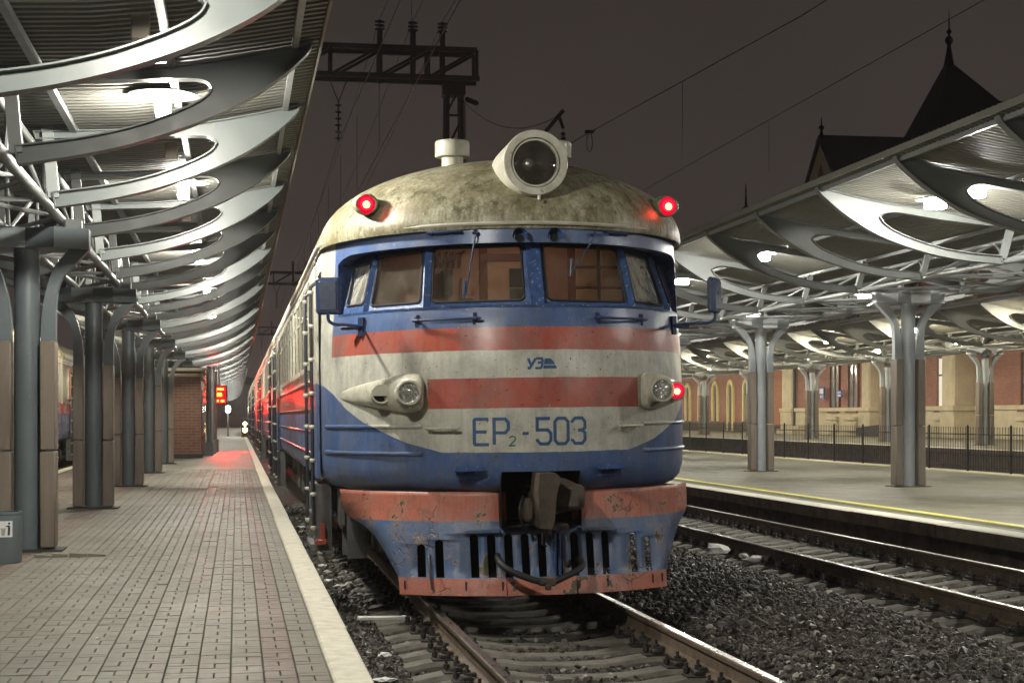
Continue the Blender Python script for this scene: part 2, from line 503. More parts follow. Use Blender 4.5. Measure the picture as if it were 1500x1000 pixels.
mid = structure('middle_platform', 'wide paved platform with yellow safety line right of the train')
mb = MB(); mb.box((13.7, 80, -0.13), (9.1, 190, 0.64)); part('platform_base', mb, M['concrete'], mid)
mb = MB(); mb.add([(9.17, -12, PZ + 0.002), (18.1, -12, PZ + 0.002), (18.1, 170, PZ + 0.002), (9.17, 170, PZ + 0.002)], [(0, 1, 2, 3)])
part('platform_paving', mb, M['paving_far'], mid, sharp=None)
kerb_run(mid, 8.80, 9.17, PZ + 0.008, 8, 130, 3.05, 1)
kerb_run(mid, 18.1, 18.45, PZ + 0.008, 25, 130, 3.05, 1)
M['yellow'] = mat_worn('yellow_paint', (0.85, 0.70, 0.10), (0.60, 0.52, 0.13), 0.6, 8, 0.7, bump=0.1)
M['green_strip'] = mat_worn('mossy_strip', (0.14, 0.15, 0.05), (0.09, 0.10, 0.045), 0.9, 8, 0.8, bump=0.3)
mb = MB(); mb.box((9.70, 70, PZ + 0.004), (0.17, 170, 0.008)); part('safety_line', mb, M['yellow'], mid)
mb = MB(); mb.box((9.49, 70, PZ + 0.002), (0.20, 170, 0.006)); part('mossy_strip', mb, M['green_strip'], mid)
mb = MB(); mb.box((17.9, 70, PZ + 0.004), (0.14, 170, 0.008)); part('back_line', mb, M['yellow'], mid)

far = structure('station_platform', 'pale paved platform in front of the station building')
mb = MB(); mb.box((30.6, 95, 0.02), (13.6, 220, 1.06)); part('platform_base', mb, M['concrete'], far)
mb = MB(); mb.add([(24.1, -10, 0.555), (37.4, -10, 0.555), (37.4, 204, 0.555), (24.1, 204, 0.555)], [(0, 1, 2, 3)])
part('platform_paving', mb, M['paving_far'], far, sharp=None)
kerb_run(far, 23.72, 24.1, 0.56, 40, 190, 3.0, 1)

# ---- tracks
def rail_mesh(y0, y1):
    half = [(-0.075, -0.180), (-0.075, -0.168), (-0.02, -0.148), (-0.010, -0.135), (-0.010, -0.055), (-0.034, -0.040), (-0.0365, -0.010), (-0.028, -0.0015)]
    prof = half + [(-a, b) for a, b in half[::-1]]
    mb = MB(); N = len(prof)
    ys = [y0, y1]
    vs = [(a, y, b) for y in ys for a, b in prof]
    for i in range(N):
        j = (i + 1) % N
        mb.add([vs[i], vs[j], vs[N + j], vs[N + i]], [(0, 1, 2, 3)], 1 if i == 7 else 0)
    mb.add(vs[:N], [tuple(range(N))]); mb.add(vs[N:], [tuple(range(N))])
    return mb
def sleeper_mesh():
    tab = [(-1.36, -0.262), (-1.30, -0.245), (-1.0, -0.190), (-0.6, -0.190), (-0.30, -0.232), (0, -0.238)]
    tab = tab + [(-a, b) for a, b in tab[-2::-1]]
    rowsP = []
    for a, zt in tab:
        rowsP.append([(a, -0.15, -0.42), (a, -0.135, zt - 0.03), (a, -0.105, zt), (a, 0.105, zt), (a, 0.135, zt - 0.03), (a, 0.15, -0.42)])
    mb = MB(); mb.grid(rowsP); n = len(rowsP[0])
    mb.add(rowsP[0], [tuple(range(n))]); mb.add(rowsP[-1], [tuple(range(n))[::-1]])
    return mb.mesh('sleeper', M['sleeper'], 40)
SL = sleeper_mesh()
def fastening_mesh():
    mb = MB()
    mb.box((0, 0, -0.186), (0.40, 0.17, 0.016), 0)
    for s in (-1, 1):
        mb.box((s * 0.105, 0, -0.162), (0.07, 0.12, 0.034), 0, ch=0.008)
        mb.box((s * 0.075, 0, -0.14), (0.07, 0.06, 0.03), 0, ch=0.008)
        mb.tube([(s * 0.105, 0, -0.15), (s * 0.105, 0, -0.075)], 0.013, 6)
        mb.tube([(s * 0.105, 0, -0.142), (s * 0.105, 0, -0.108)], 0.026, 6)
        mb.tube([(s * 0.172, 0.05, -0.18), (s * 0.172, 0.05, -0.10)], 0.012, 6)
        mb.tube([(s * 0.172, 0.05, -0.17), (s * 0.172, 0.05, -0.135)], 0.025, 6)
    return mb.mesh('rail_fastening', M['clip'], 40)
FA = fastening_mesh()
def track(name, label, x, y0, y1, ys0, ys1, yf, z=0.0):
    t = structure(name, label); t.location = (x, 0, z)
    me = rail_mesh(y0, y1).mesh('rail', [M['rail_side'], M['rail_top']], 30)
    for s in (-1, 1): link('rail', me, t, (s * 0.7975, 0, 0))
    y = ys0
    while y < ys1:
        s_ = link('sleeper', SL, t, (rng.normal(0, 0.012), y + rng.normal(0, 0.008), rng.normal(-0.004, 0.004)), (0, 0, rng.normal(0, 0.008)))
        if y < yf:
            for q in (-1, 1): link('rail_fastening', FA, s_, (q * 0.7975, 0, 0))
        y += 0.5435
    return t
track('train_track', 'rusty railway track under the electric train', TR, -4, 180, 7.3, 36, 26)
track('passing_track', 'empty railway track between the train and the middle platform', TR2, -4, 220, 10.2, 80, 42)
track('station_track', 'railway track beyond the black fence', 20.9, -4, 220, 30, 100, 0)
track('left_track', 'dark railway track left of the island platform', -6.3, -4, 180, 24, 40, 0)

# ---- ballast
def bed(x):
    """height of the ballast between the tracks"""
    d = min(abs(x - TR), abs(x - TR2))
    base = -0.245
    if TR + 1.25 < x < TR2 - 1.25:
        u = (x - TR - 1.25) / (TR2 - TR - 2.5); base += 0.15 * math.sin(math.pi * u) ** 0.7
    return base
xs = np.linspace(0.69, 8.9, 60); ysb = np.concatenate([np.arange(2, 30, 0.16), np.arange(30, 160, 2.0)])
bz = np.array([bed(x) for x in xs])
G = []
for y in ysb:
    G.append([(x, y, z - 0.02 + rng.normal(0, 0.012)) for x, z in zip(xs, bz)])
def mat_ballast():
    m, t, p = new_mat('ballast_stone'); n = NT(t); v = n.pos()
    c = n.white(n.map(v, (23, 23, 23)))
    at = t.nodes.new("ShaderNodeAttribute"); at.attribute_name = "tone"
    f = at.outputs["Fac"]
    col = n.ramp(f, [(0.0, (0.013, 0.011, 0.009)), (0.5, (0.036, 0.030, 0.024)), (0.88, (0.085, 0.071, 0.057)), (0.97, (0.24, 0.215, 0.185)), (1.0, (0.6, 0.57, 0.5))])
    oil = n.ramp(n.noise(v, 0.9, 4), [(0.4, 0.0), (0.65, 1.0)])
    col = n.mix(n.math('MULTIPLY', oil, 0.5), col, (0.035, 0.029, 0.024))
    n._in(p.inputs["Base Color"], col)
    n._in(p.inputs["Roughness"], n.math('MULTIPLY_ADD', f, 0.35, 0.34))
    n._in(p.inputs["Normal"], n.bump(n.noise(v, 140, 3), 0.4, 0.004))
    return m
M['ballast'] = mat_ballast()
mb = MB(); mb.grid(G); bb = part('ballast_bed', mb, M['ground'], sharp=60); bb["kind"] = "structure"; bb["label"] = "dark ballast bed between the two platforms"
mb = MB(); mb.add([(18.45, -4, -0.27), (23.72, -4, -0.27), (23.72, 200, -0.27), (18.45, 200, -0.27)], [(0, 1, 2, 3)])
bb = part('far_ballast_bed', mb, M['ground'], sharp=None); bb["kind"] = "structure"; bb["label"] = "dark trackbed beyond the fence"

ico = bmesh.new(); bmesh.ops.create_icosphere(ico, subdivisions=1, radius=1.0); ico.verts.ensure_lookup_table()
IV = np.array([v.co[:] for v in ico.verts]); IF = np.array([[v.index for v in f.verts] for f in ico.faces]); ico.free()
def stones(regions):
    Vs, Fs, Ts = [], [], []; off = 0
    for (x0, x1, y0, y1, dens, r, dz) in regions:
        n = int((x1 - x0) * (y1 - y0) * dens)
        x = rng.uniform(x0, x1, n); y = rng.uniform(y0, y1, n)
        z = np.interp(x, xs, bz) + dz + rng.normal(0, 0.010, n)
        sc_ = r * np.exp(rng.normal(0, 0.28, (n, 1, 1))) * rng.uniform(0.6, 1.2, (n, 1, 3))
        V = IV[None] * (1 + rng.normal(0, 0.13, (n, 12, 1))) * sc_
        q = rng.normal(size=(n, 4)); q /= np.linalg.norm(q, axis=1, keepdims=True)
        w_, a, b, c = q.T
        Rm = np.stack([np.stack([1 - 2 * (b * b + c * c), 2 * (a * b - c * w_), 2 * (a * c + b * w_)], -1),
                       np.stack([2 * (a * b + c * w_), 1 - 2 * (a * a + c * c), 2 * (b * c - a * w_)], -1),
                       np.stack([2 * (a * c - b * w_), 2 * (b * c + a * w_), 1 - 2 * (a * a + b * b)], -1)], -2)
        V = np.einsum('nij,nvj->nvi', Rm, V) + np.stack([x, y, z], -1)[:, None]
        Vs.append(V.reshape(-1, 3)); F = IF[None] + (np.arange(n) * 12)[:, None, None] + off; off += n * 12
        Fs.append(F.reshape(-1, 3)); Ts.append(np.repeat(rng.random(n), 12))
    return np.concatenate(Vs), np.concatenate(Fs), np.concatenate(Ts)
regs = [(3.75, 5.95, 8.6, 15, 1500, 0.020, 0.0), (3.75, 5.95, 8.6, 15, 120, 0.034, 0.0), (3.75, 6.1, 15, 26, 480, 0.026, 0.0), (3.9, 6.1, 26, 46, 110, 0.042, 0.0),
        (0.72, 1.2, 8.4, 16, 1300, 0.020, 0.0), (1.2, 3.75, 8.4, 14.2, 650, 0.021, -0.03), (0.72, 1.4, 16, 34, 260, 0.034, 0.0),
        (5.9, 8.8, 11, 24, 210, 0.032, -0.035), (5.9, 8.8, 24, 50, 90, 0.040, -0.03)]
V, F, T = stones(regs)
o = link('ballast', fast_mesh('ballast', V, F, M['ballast'], tone=T))
o["kind"] = "stuff"; o["label"] = "dark crushed stone ballast around the rails"
# ================================================================== ELECTRIC TRAIN
# train frame: x across, y back from the nose, z up from the rail top
TY = 13.3
ROLL = -R(0.8)
def paint_nodes(n, v, zed, absx, y, nose_only=True):
    WHITE, BLUE, RED = (0.64, 0.63, 0.54), (0.052, 0.118, 0.315), (0.47, 0.080, 0.042)
    wob = n.math('MULTIPLY', n.math('SUBTRACT', n.noise(v, 9, 3), 0.5), 0.010)
    z = n.math('ADD', zed, wob)
    pts = [(0.0, 1.305), (0.78, 1.310), (1.05, 1.39), (1.21, 1.47), (1.37, 1.56), (1.50, 1.68), (1.58, 1.80), (1.66, 1.90), (1.70, 1.92)]
    thr = n.ramp(n.math('DIVIDE', absx, 1.7), [(a / 1.7, (b - 1.0)) for a, b in pts])
    thr = n.math('ADD', thr, 1.0)
    white = n.math('GREATER_THAN', z, thr)
    c = n.mix(white, BLUE, WHITE)
    nose = n.math('LESS_THAN', y, 1.60)
    def band(lo, hi): return n.math('MULTIPLY', n.math('GREATER_THAN', z, lo), n.math('LESS_THAN', z, hi))
    c = n.mix(n.math('MULTIPLY', band(2.135, 2.325), nose), c, RED)
    c = n.mix(n.math('MULTIPLY', band(1.665, 1.91), n.math('LESS_THAN', absx, 0.885)), c, RED)
    c = n.mix(n.math('MULTIPLY', n.math('GREATER_THAN', z, 2.325), nose), c, BLUE)
    side = n.math('GREATER_THAN', y, 3.4)
    c = n.mix(n.math('MULTIPLY', band(1.70, 1.95), side), c, RED)
    return c
def mat_cab():
    m, t, p = new_mat('cab_paint'); n = NT(t); v = n.obj(); s = n.sep(v)
    c = paint_nodes(n, v, s[2], n.math('ABSOLUTE', s[0]), s[1])
    # sun-faded patches, rain streaks, grime, flaked spots
    fade = n.ramp(n.noise(n.map(v, (1, 1, 0.7)), 4.2, 7, 0.68), [(0.40, 0.0), (0.70, 1.0)])
    c = n.mix(n.math('MULTIPLY', fade, 0.26), c, (0.30, 0.34, 0.40))
    deep = n.ramp(n.noise(n.map(v, (1, 1, 0.8), (5, 2, 1)), 3.3, 7, 0.7), [(0.45, 0.0), (0.72, 1.0)])
    c = n.mix(n.math('MULTIPLY', deep, 0.48), c, (0.05, 0.055, 0.07))
    st = n.ramp(n.noise(n.map(v, (9, 9, 0.5)), 2.2, 6, 0.68), [(0.44, 0.0), (0.72, 1.0)])
    c = n.mix(n.math('MULTIPLY', st, 0.34), c, (0.24, 0.22, 0.155))
    gr = n.ramp(n.noise(v, 2.6, 7, 0.7), [(0.48, 0.0), (0.78, 1.0)])
    c = n.mix(n.math('MULTIPLY', gr, 0.52), c, (0.12, 0.115, 0.10))
    fine = n.noise(v, 130, 3, 0.7)
    c = n.mix(n.math('MULTIPLY', n.ramp(fine, [(0.45, 0.0), (0.8, 1.0)]), 0.35), c, (0.10, 0.10, 0.10))
    sp = n.ramp(n.noise(v, 34, 3, 0.55), [(0.68, 0.0), (0.695, 1.0)])
    c = n.mix(n.math('MULTIPLY', sp, 0.8), c, (0.03, 0.028, 0.03))
    chip = n.ramp(n.noise(n.map(v, (1, 1, 1.6), (2, 7, 3)), 24, 3, 0.6), [(0.69, 0.0), (0.705, 1.0)])
    c = n.mix(n.math('MULTIPLY', chip, 0.55), c, (0.38, 0.39, 0.38))
    n._in(p.inputs["Base Color"], c)
    n._in(p.inputs["Roughness"], n.math('MULTIPLY_ADD', gr, 0.3, 0.34))
    hh = n.math('ADD', n.math('MULTIPLY', n.noise(v, 2.2, 2), 2.0), n.math('MULTIPLY', n.noise(v, 70, 4), 0.12))
    n._in(p.inputs["Normal"], n.bump(hh, 0.35, 0.02))
    return m
M['cab'] = mat_cab()
def mat_simple_blue():
    return mat_worn('cab_blue', (0.054, 0.120, 0.32), (0.028, 0.05, 0.12), 0.4, 11, 0.9, bump=0.6, bscale=38, speck=((0.36, 0.38, 0.40), 30, 0.635))
M['blue'] = mat_simple_blue()
M['blue_dark'] = mat_worn('handrail_blue', (0.03, 0.058, 0.15), (0.014, 0.02, 0.045), 0.4, 20, 0.7, bump=0.15)
M['white_paint'] = mat_worn('lamp_white_paint', (0.60, 0.585, 0.49), (0.34, 0.33, 0.25), 0.42, 7, 0.8, bump=0.12, speck=((0.2, 0.19, 0.13), 22, 0.68))
def mat_cab_roof():
    m, t, p = new_mat('cab_roof_paint'); n = NT(t); v = n.obj()
    a = n.ramp(n.noise(v, 2.4, 9, 0.74), [(0.40, 0.0), (0.60, 1.0)])
    c = n.mix(a, (0.50, 0.47, 0.34), (0.19, 0.165, 0.085))
    st = n.ramp(n.noise(n.map(v, (10, 10, 0.9)), 2.0, 7, 0.72), [(0.44, 0.0), (0.66, 1.0)])
    c = n.mix(n.math('MULTIPLY', st, 0.85), c, (0.17, 0.145, 0.08))
    run = n.ramp(n.noise(n.map(v, (26, 26, 0.7), (1, 5, 2)), 1.6, 5, 0.6), [(0.54, 0.0), (0.66, 1.0)])
    c = n.mix(n.math('MULTIPLY', run, 0.6), c, (0.11, 0.095, 0.05))
    mo = n.ramp(n.noise(v, 5.5, 8, 0.78), [(0.52, 0.0), (0.62, 1.0)])
    c = n.mix(n.math('MULTIPLY', mo, 0.8), c, (0.060, 0.056, 0.022))
    wh = n.ramp(n.noise(n.map(v, (1, 1, 0.5), (3, 1, 2)), 5.2, 8, 0.75), [(0.575, 0.0), (0.63, 1.0)])
    c = n.mix(n.math('MULTIPLY', wh, 0.7), c, (0.54, 0.52, 0.42))
    fine = n.ramp(n.noise(v, 60, 5, 0.75), [(0.45, 0.0), (0.75, 1.0)])
    c = n.mix(n.math('MULTIPLY', fine, 0.5), c, (0.10, 0.09, 0.05))
    n._in(p.inputs["Base Color"], c)
    n._in(p.inputs["Roughness"], n.math('MULTIPLY_ADD', mo, 0.3, 0.48))
    hh = n.math('ADD', n.noise(v, 3.0, 3), n.math('MULTIPLY', n.noise(v, 40, 5), 0.2))
    n._in(p.inputs["Normal"], n.bump(hh, 0.4, 0.02))
    return m
M['cab_roof'] = mat_cab_roof()
def mat_plow():
    m, t, p = new_mat('plow_paint'); n = NT(t); v = n.obj(); s = n.sep(v)
    wob = n.math('MULTIPLY', n.math('SUBTRACT', n.noise(v, 7, 3), 0.5), 0.02)
    z = n.math('ADD', s[2], wob)
    RED, BLUE = (0.55, 0.17, 0.115), (0.08, 0.15, 0.30)
    red = n.math('MAXIMUM', n.math('LESS_THAN', z, 0.287), n.math('GREATER_THAN', z, 0.745))
    c = n.mix(red, BLUE, RED)
    fl = n.ramp(n.noise(v, 5.0, 7, 0.7), [(0.4, 0.0), (0.75, 1.0)])
    c = n.mix(n.math('MULTIPLY', fl, 0.5), c, (0.34, 0.27, 0.235))
    dk = n.ramp(n.noise(v, 3.2, 8, 0.75), [(0.56, 0.0), (0.70, 1.0)])
    c = n.mix(n.math('MULTIPLY', dk, 0.55), c, (0.09, 0.07, 0.06))
    # cracked paint: dark hairlines where the noise allows
    cr = n.ramp(n.vor(n.mix(0.12, v, n.noise(v, 8, 3)), 8, 'DISTANCE_TO_EDGE'), [(0.0, 1.0), (0.035, 0.0)])
    cr = n.math('MULTIPLY', cr, n.ramp(n.noise(v, 2.4, 2), [(0.55, 0.0), (0.60, 1.0)]))
    c = n.mix(n.math('MULTIPLY', cr, 0.85), c, (0.04, 0.03, 0.025))
    fine = n.ramp(n.noise(v, 90, 4, 0.7), [(0.45, 0.0), (0.8, 1.0)])
    c = n.mix(n.math('MULTIPLY', fine, 0.45), c, (0.10, 0.085, 0.075))
    bare = n.ramp(n.noise(n.map(v, (1, 1, 1), (4.3, 0.7, 1.1)), 4.5, 6, 0.65), [(0.615, 0.0), (0.628, 1.0)])
    rim = n.ramp(n.noise(n.map(v, (1, 1, 1), (4.3, 0.7, 1.1)), 4.5, 6, 0.65), [(0.585, 0.0), (0.615, 1.0)])
    c = n.mix(n.math('MULTIPLY', rim, 0.6), c, (0.45, 0.30, 0.22))
    c = n.mix(bare, c, (0.10, 0.085, 0.05))
    run = n.ramp(n.noise(n.map(v, (14, 14, 0.7)), 2.0, 5, 0.7), [(0.52, 0.0), (0.75, 1.0)])
    c = n.mix(n.math('MULTIPLY', run, 0.5), c, (0.13, 0.075, 0.045))
    n._in(p.inputs["Base Color"], c)
    n._in(p.inputs["Roughness"], n.math('MULTIPLY_ADD', dk, 0.3, 0.42))
    hh = n.math('SUBTRACT', n.math('ADD', n.noise(v, 5, 3), n.math('MULTIPLY', n.noise(v, 60, 4), 0.15)), n.math('MULTIPLY', cr, 0.4))
    n._in(p.inputs["Normal"], n.bump(hh, 0.6, 0.02))
    return m
M['plow'] = mat_plow()
M['glass'] = mat_glass('cab_glass')
M['glass_reflection'] = mat_glass('cab_glass_pale_reflection', dirt_glare=0.6, dust_glare=(0.62, 0.61, 0.54))  # pale film stands in for the canopy reflected in the corner panes
M['lens'] = mat_glass('lamp_lens', (0.75, 0.75, 0.72), 0.25, 0.10)
def mat_fluted():
    m, t, p = new_mat('fluted_lens'); n = NT(t); v = n.obj()
    p.inputs["Base Color"].default_value = (0.62, 0.62, 0.58, 1); p.inputs["Metallic"].default_value = 0.75; p.inputs["Roughness"].default_value = 0.16
    n._in(p.inputs["Normal"], n.bump(n.vor(v, 55), 0.9, 0.02)); return m
M['fluted'] = mat_fluted()
M['chrome'] = mat_plain('reflector', (0.85, 0.84, 0.80), 0.28, 0.7)
M['rubber'] = mat_plain('rubber', (0.02, 0.02, 0.022), 0.6)
M['rail_dark'] = mat_worn('dark_handrail', (0.03, 0.034, 0.042), (0.015, 0.016, 0.02), 0.4, 15, 0.6)
M['iron_rust'] = mat_worn('coupler_iron', (0.10, 0.075, 0.055), (0.04, 0.032, 0.026), 0.6, 9, 0.9, bump=0.5, bscale=35)
M['under'] = mat_worn('underframe', (0.045, 0.045, 0.042), (0.022, 0.02, 0.018), 0.7, 6, 0.8, bump=0.3)
M['under_grey'] = mat_worn('underframe_grey', (0.10, 0.10, 0.10), (0.06, 0.055, 0.05), 0.6, 6, 0.8, bump=0.2)
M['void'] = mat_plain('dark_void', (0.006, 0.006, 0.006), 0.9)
M['red_glow'] = mat_emit('tail_red_glow', (1.0, 0.0006, 0.0025), 45)
M['red_edge'] = mat_emit('tail_red_edge', (1.0, 0.004, 0.035), 0.8)
M['red_core'] = mat_emit('tail_red_core', (1.0, 0.30, 0.06), 14)
M['letter'] = mat_worn('letter_blue', (0.03, 0.085, 0.20), (0.05, 0.12, 0.24), 0.45, 30, 0.8)
M['letter_green'] = mat_plain('letter_green', (0.04, 0.16, 0.08), 0.5)

BODY = [(0.955, 1.42, 0.36), (0.965, 1.52, 0.22), (1.00, 1.60, 0.12), (1.06, 1.64, 0.055), (1.15, 1.66, 0.015), (1.30, 1.665, 0.0),
        (1.60, 1.665, 0.0), (1.90, 1.665, 0.01), (2.10, 1.663, 0.025), (2.32, 1.66, 0.055), (2.50, 1.655, 0.10), (2.80, 1.65, 0.13), (3.16, 1.645, 0.16)]
ND, NP = 2.2, 2.0
def surf(phi, z, w=None, F=None, d=ND):
    if w is None: w = lerp_table(BODY, z, 1); F = lerp_table(BODY, z, 2)
    s_, c_ = math.sin(phi), math.cos(phi)
    return (w * math.copysign(abs(s_) ** (2 / NP), s_), F + d * (1 - abs(c_) ** (2 / NP)), z)
def bs(a, z):
    w = lerp_table(BODY, z, 1); F = lerp_table(BODY, z, 2)
    u = min(1.0, abs(a) / w)
    return F + ND * (1 - max(0.0, 1 - u ** NP) ** (1 / NP))
def phi_of(a, w=1.68): return math.copysign(math.asin(min(1, (abs(a) / w)) ** (NP / 2)), a)

CAR_L = 19.5
train = thing('electric_train', 'old blue, white and red electric train cab facing the camera', 'train',
              (TR, TY, 0), (0, ROLL, 0))
# keep the roll pivot at mid height of the nose
piv = Vector((0, 0, 1.6)); rm = Matrix.Rotation(ROLL, 3, 'Y')
train.location = Vector((TR, TY, 0)) + piv - rm @ piv

phis = sorted(set([R(x) for x in np.linspace(-90, 90, 73)] + [phi_of(-0.33, 1.69), phi_of(0.33, 1.69)]))
side_b = [CAR_L, 15, 10, 6, 4, 3, 2.72, 2.4]
def ring(z):
    w_ = lerp_table(BODY, z, 1); F_ = lerp_table(BODY, z, 2)
    L = [(-w_, b, z) for b in side_b]; Rr = [(w_, b, z) for b in side_b[::-1]]
    return L + [surf(p, z) for p in phis] + Rr
mb = MB()
zs = [0.955, 0.962, 0.975, 1.0, 1.03, 1.06, 1.10, 1.15, 1.22, 1.30, 1.45, 1.6, 1.75, 1.9, 2.0, 2.1, 2.2, 2.32, 2.42, 2.50]
rows_ = [ring(z) for z in zs]
nv = len(rows_[0]); o0 = 0
for r in rows_: mb.v.extend(r)
for i in range(len(zs) - 1):
    for j in range(nv - 1):
        ps = [rows_[i][j], rows_[i][j + 1]]
        if zs[i + 1] <= 1.151 and abs(ps[0][0]) < 0.34 and abs(ps[1][0]) < 0.34 and ps[0][1] < 1: continue
        mb.f.append((i * nv + j, i * nv + j + 1, (i + 1) * nv + j + 1, (i + 1) * nv + j)); mb.m.append(0)
# brow over the windscreen, with the cut-out for the recessed windows
A_END, RF, Z_BROW, Z_SILL, Z_LIP = 1.545, 0.13, 3.015, 2.50, 3.16
pe = phi_of(A_END, 1.665)
inner = sorted([p for p in phis if abs(p) < pe - 0.03] + [s * phi_of(A_END - RF * (1 - math.cos(R(k))), 1.665) for s in (-1, 1) for k in (0, 15, 30, 45, 60, 75, 90)])
def zlow(p):
    a = abs(surf(p, 3.0)[0]); dd = a - (A_END - RF)
    if dd <= 0: return Z_BROW
    return Z_BROW - RF + math.sqrt(max(0, RF * RF - min(dd, RF) ** 2))
outl = [p for p in phis if p < -pe - 0.005] + [-pe]; outr = [pe] + [p for p in phis if p > pe + 0.005]
def brow_cols(cols, low):
    return [[surf(p, low(p) + (Z_LIP - low(p)) * t / 7) for p in cols] for t in range(8)]
mb.grid(brow_cols(inner, zlow))
for cols, sgn in ((outl, -1), (outr, 1)):
    G = []
    for t in range(8):
        z = Z_SILL + (Z_LIP - Z_SILL) * t / 7; w_ = lerp_table(BODY, z, 1)
        sd = [(sgn * w_, b, z) for b in side_b]
        row = sd + [surf(p, z) for p in cols] if sgn < 0 else [surf(p, z) for p in cols] + sd[::-1]
        G.append(row)
    mb.grid(G)
body = part('body_shell', mb, M['cab'], train, merge=True, sharp=40)
# reveal of the cut-out and the sill shelf
outline = [(-pe, Z_SILL + (Z_BROW - RF - Z_SILL) * k / 4) for k in range(4)] + [(p, zlow(p)) for p in inner] + [(pe, Z_SILL + (Z_BROW - RF - Z_SILL) * k / 4) for k in range(3, -1, -1)]
mb = MB()
def inward(p, z, t):
    a, b, zz = surf(p, z); return (a * (1 - 0.16 * t), b + 0.33 * t, z + 0.03 * t)
mb.grid([[inward(p, z, t) for p, z in outline] for t in (0, 0.5, 1.0)])
part('window_recess', mb, M['blue'], train, sharp=40)
mb = MB(); sp = [p for p in phis if abs(p) <= pe] ; sp = [-pe] + [p for p in sp if abs(p) < pe - 0.004] + [pe]
mb.grid([[(surf(p, Z_SILL)[0] * k, surf(p, Z_SILL)[1] + (1 - k) * 1.6 + q, Z_SILL + h_) for p in sp] for k, q, h_ in ((1.0, -0.012, -0.012), (1.0, -0.016, 0.006), (0.97, 0, 0.012), (0.93, 0, 0.012))])
part('window_sill', mb, M['blue'], train, sharp=40)

# faceted windscreen
def sill_pt(a): return Vector((a * 0.985, bs(a, 2.5) + 0.025, 2.505))
def top_pt(a, ai, dz=0.0): return Vector((ai, bs(a, 2.9) + 0.20, 3.06))
fac = [(-1.52, -1.36), (-1.345, -1.20), (-0.885, -0.815), (0.0, 0.0), (0.885, 0.815), (1.345, 1.20), (1.52, 1.36)]
Bp = [sill_pt(a) for a, b in fac]; Tp = [top_pt(a, b) for a, b in fac]
band = MB(); frames = []
win_marg = [(0.10, 0.16, 0.13, 0.20), (0.07, 0.10, 0.08, 0.12), (0.05, 0.11, 0.07, 0.09), (0.11, 0.05, 0.07, 0.09), (0.10, 0.07, 0.08, 0.12), (0.16, 0.10, 0.13, 0.20)]
def bil(q, u, v): return (q[0] * (1 - u) + q[1] * u) * (1 - v) + (q[3] * (1 - u) + q[2] * u) * v
def rrect(x0, x1, y0, y1, r, k=5):
    cx, cy, hx, hy = (x0 + x1) / 2, (y0 + y1) / 2, (x1 - x0) / 2, (y1 - y0) / 2
    out = []
    for (sx, sy, a0) in ((1, 1, 0), (-1, 1, 90), (-1, -1, 180), (1, -1, 270)):
        for i in range(2 * k + 1):
            a = R(a0 + 90 * i / (2 * k)); out.append((sx * (1 - r) + r * math.cos(a), sy * (1 - r) + r * math.sin(a)))
    return [(cx + hx * a, cy + hy * b) for a, b in out], out
wins = []
for i in range(6):
    q = [Bp[i], Bp[i + 1], Tp[i + 1], Tp[i]]
    l, r_, b_, t_ = win_marg[i]
    inn, unit = rrect(l, 1 - r_, b_, 1 - t_, 0.22 if i in (0, 5) else 0.14)
    outp = []
    for a, b in unit:
        m_ = max(abs(a), abs(b)); outp.append((0.5 + 0.5 * a / m_, 0.5 + 0.5 * b / m_))
    nrm = (q[1] - q[0]).cross(q[3] - q[0]).normalized()
    if nrm.y > 0: nrm = -nrm
    if abs(nrm.y) < 0.2 and nrm.x * q[0].x < 0: nrm = -nrm
    I = [bil(q, u, v) for u, v in inn]; O = [bil(q, u, v) for u, v in outp]; J = [p - nrm * 0.03 for p in I]
    N = len(I)
    o = len(band.v); band.v.extend([tuple(p) for p in O + I + J])
    for k in range(N):
        l2 = (k + 1) % N
        band.f.append((o + k, o + l2, o + N + l2, o + N + k)); band.m.append(0)
        band.f.append((o + N + k, o + N + l2, o + 2 * N + l2, o + 2 * N + k)); band.m.append(0)
    wins.append((I, nrm))
wf = part('windscreen_frame', band, M['blue'], train, sharp=25)
for (I, nrm) in wins:
    mb = MB(); mb.tube([p + nrm * 0.004 for p in I], 0.011, 6, closed=True)
    wseal = part('window_seal', mb, M['rubber'], wf)
    mb = MB(); J = [p - nrm * 0.02 for p in I]; mb.add(J, [tuple(range(len(J)))])
    part('pane', mb, M['glass' if 0 < len(wf.children) // 2 < 4 else 'glass_reflection'], wf, sharp=None)
# pillar strips between the panes with rivets
for i in (1, 2, 3, 4, 5):
    mb = MB()
    wd = 0.055 if i != 3 else 0.11
    mb.bar(Bp[i] + Vector((0, -0.012, 0)), Tp[i] + Vector((0, -0.012, 0)), wd, 0.02, up=(0, -1, 0))
    for k in range(9):
        p = Bp[i].lerp(Tp[i], (k + 0.5) / 9) + Vector((0, -0.022, 0))
        for s in ((-1, 1) if i == 3 else (1,)):
            mb.lathe([(0.007, 0), (0.005, 0.006)], p + Vector((s * wd * 0.33, 0, 0)), (0, -1, 0), 6)
    part('pillar_strip', mb, M['blue'], wf)

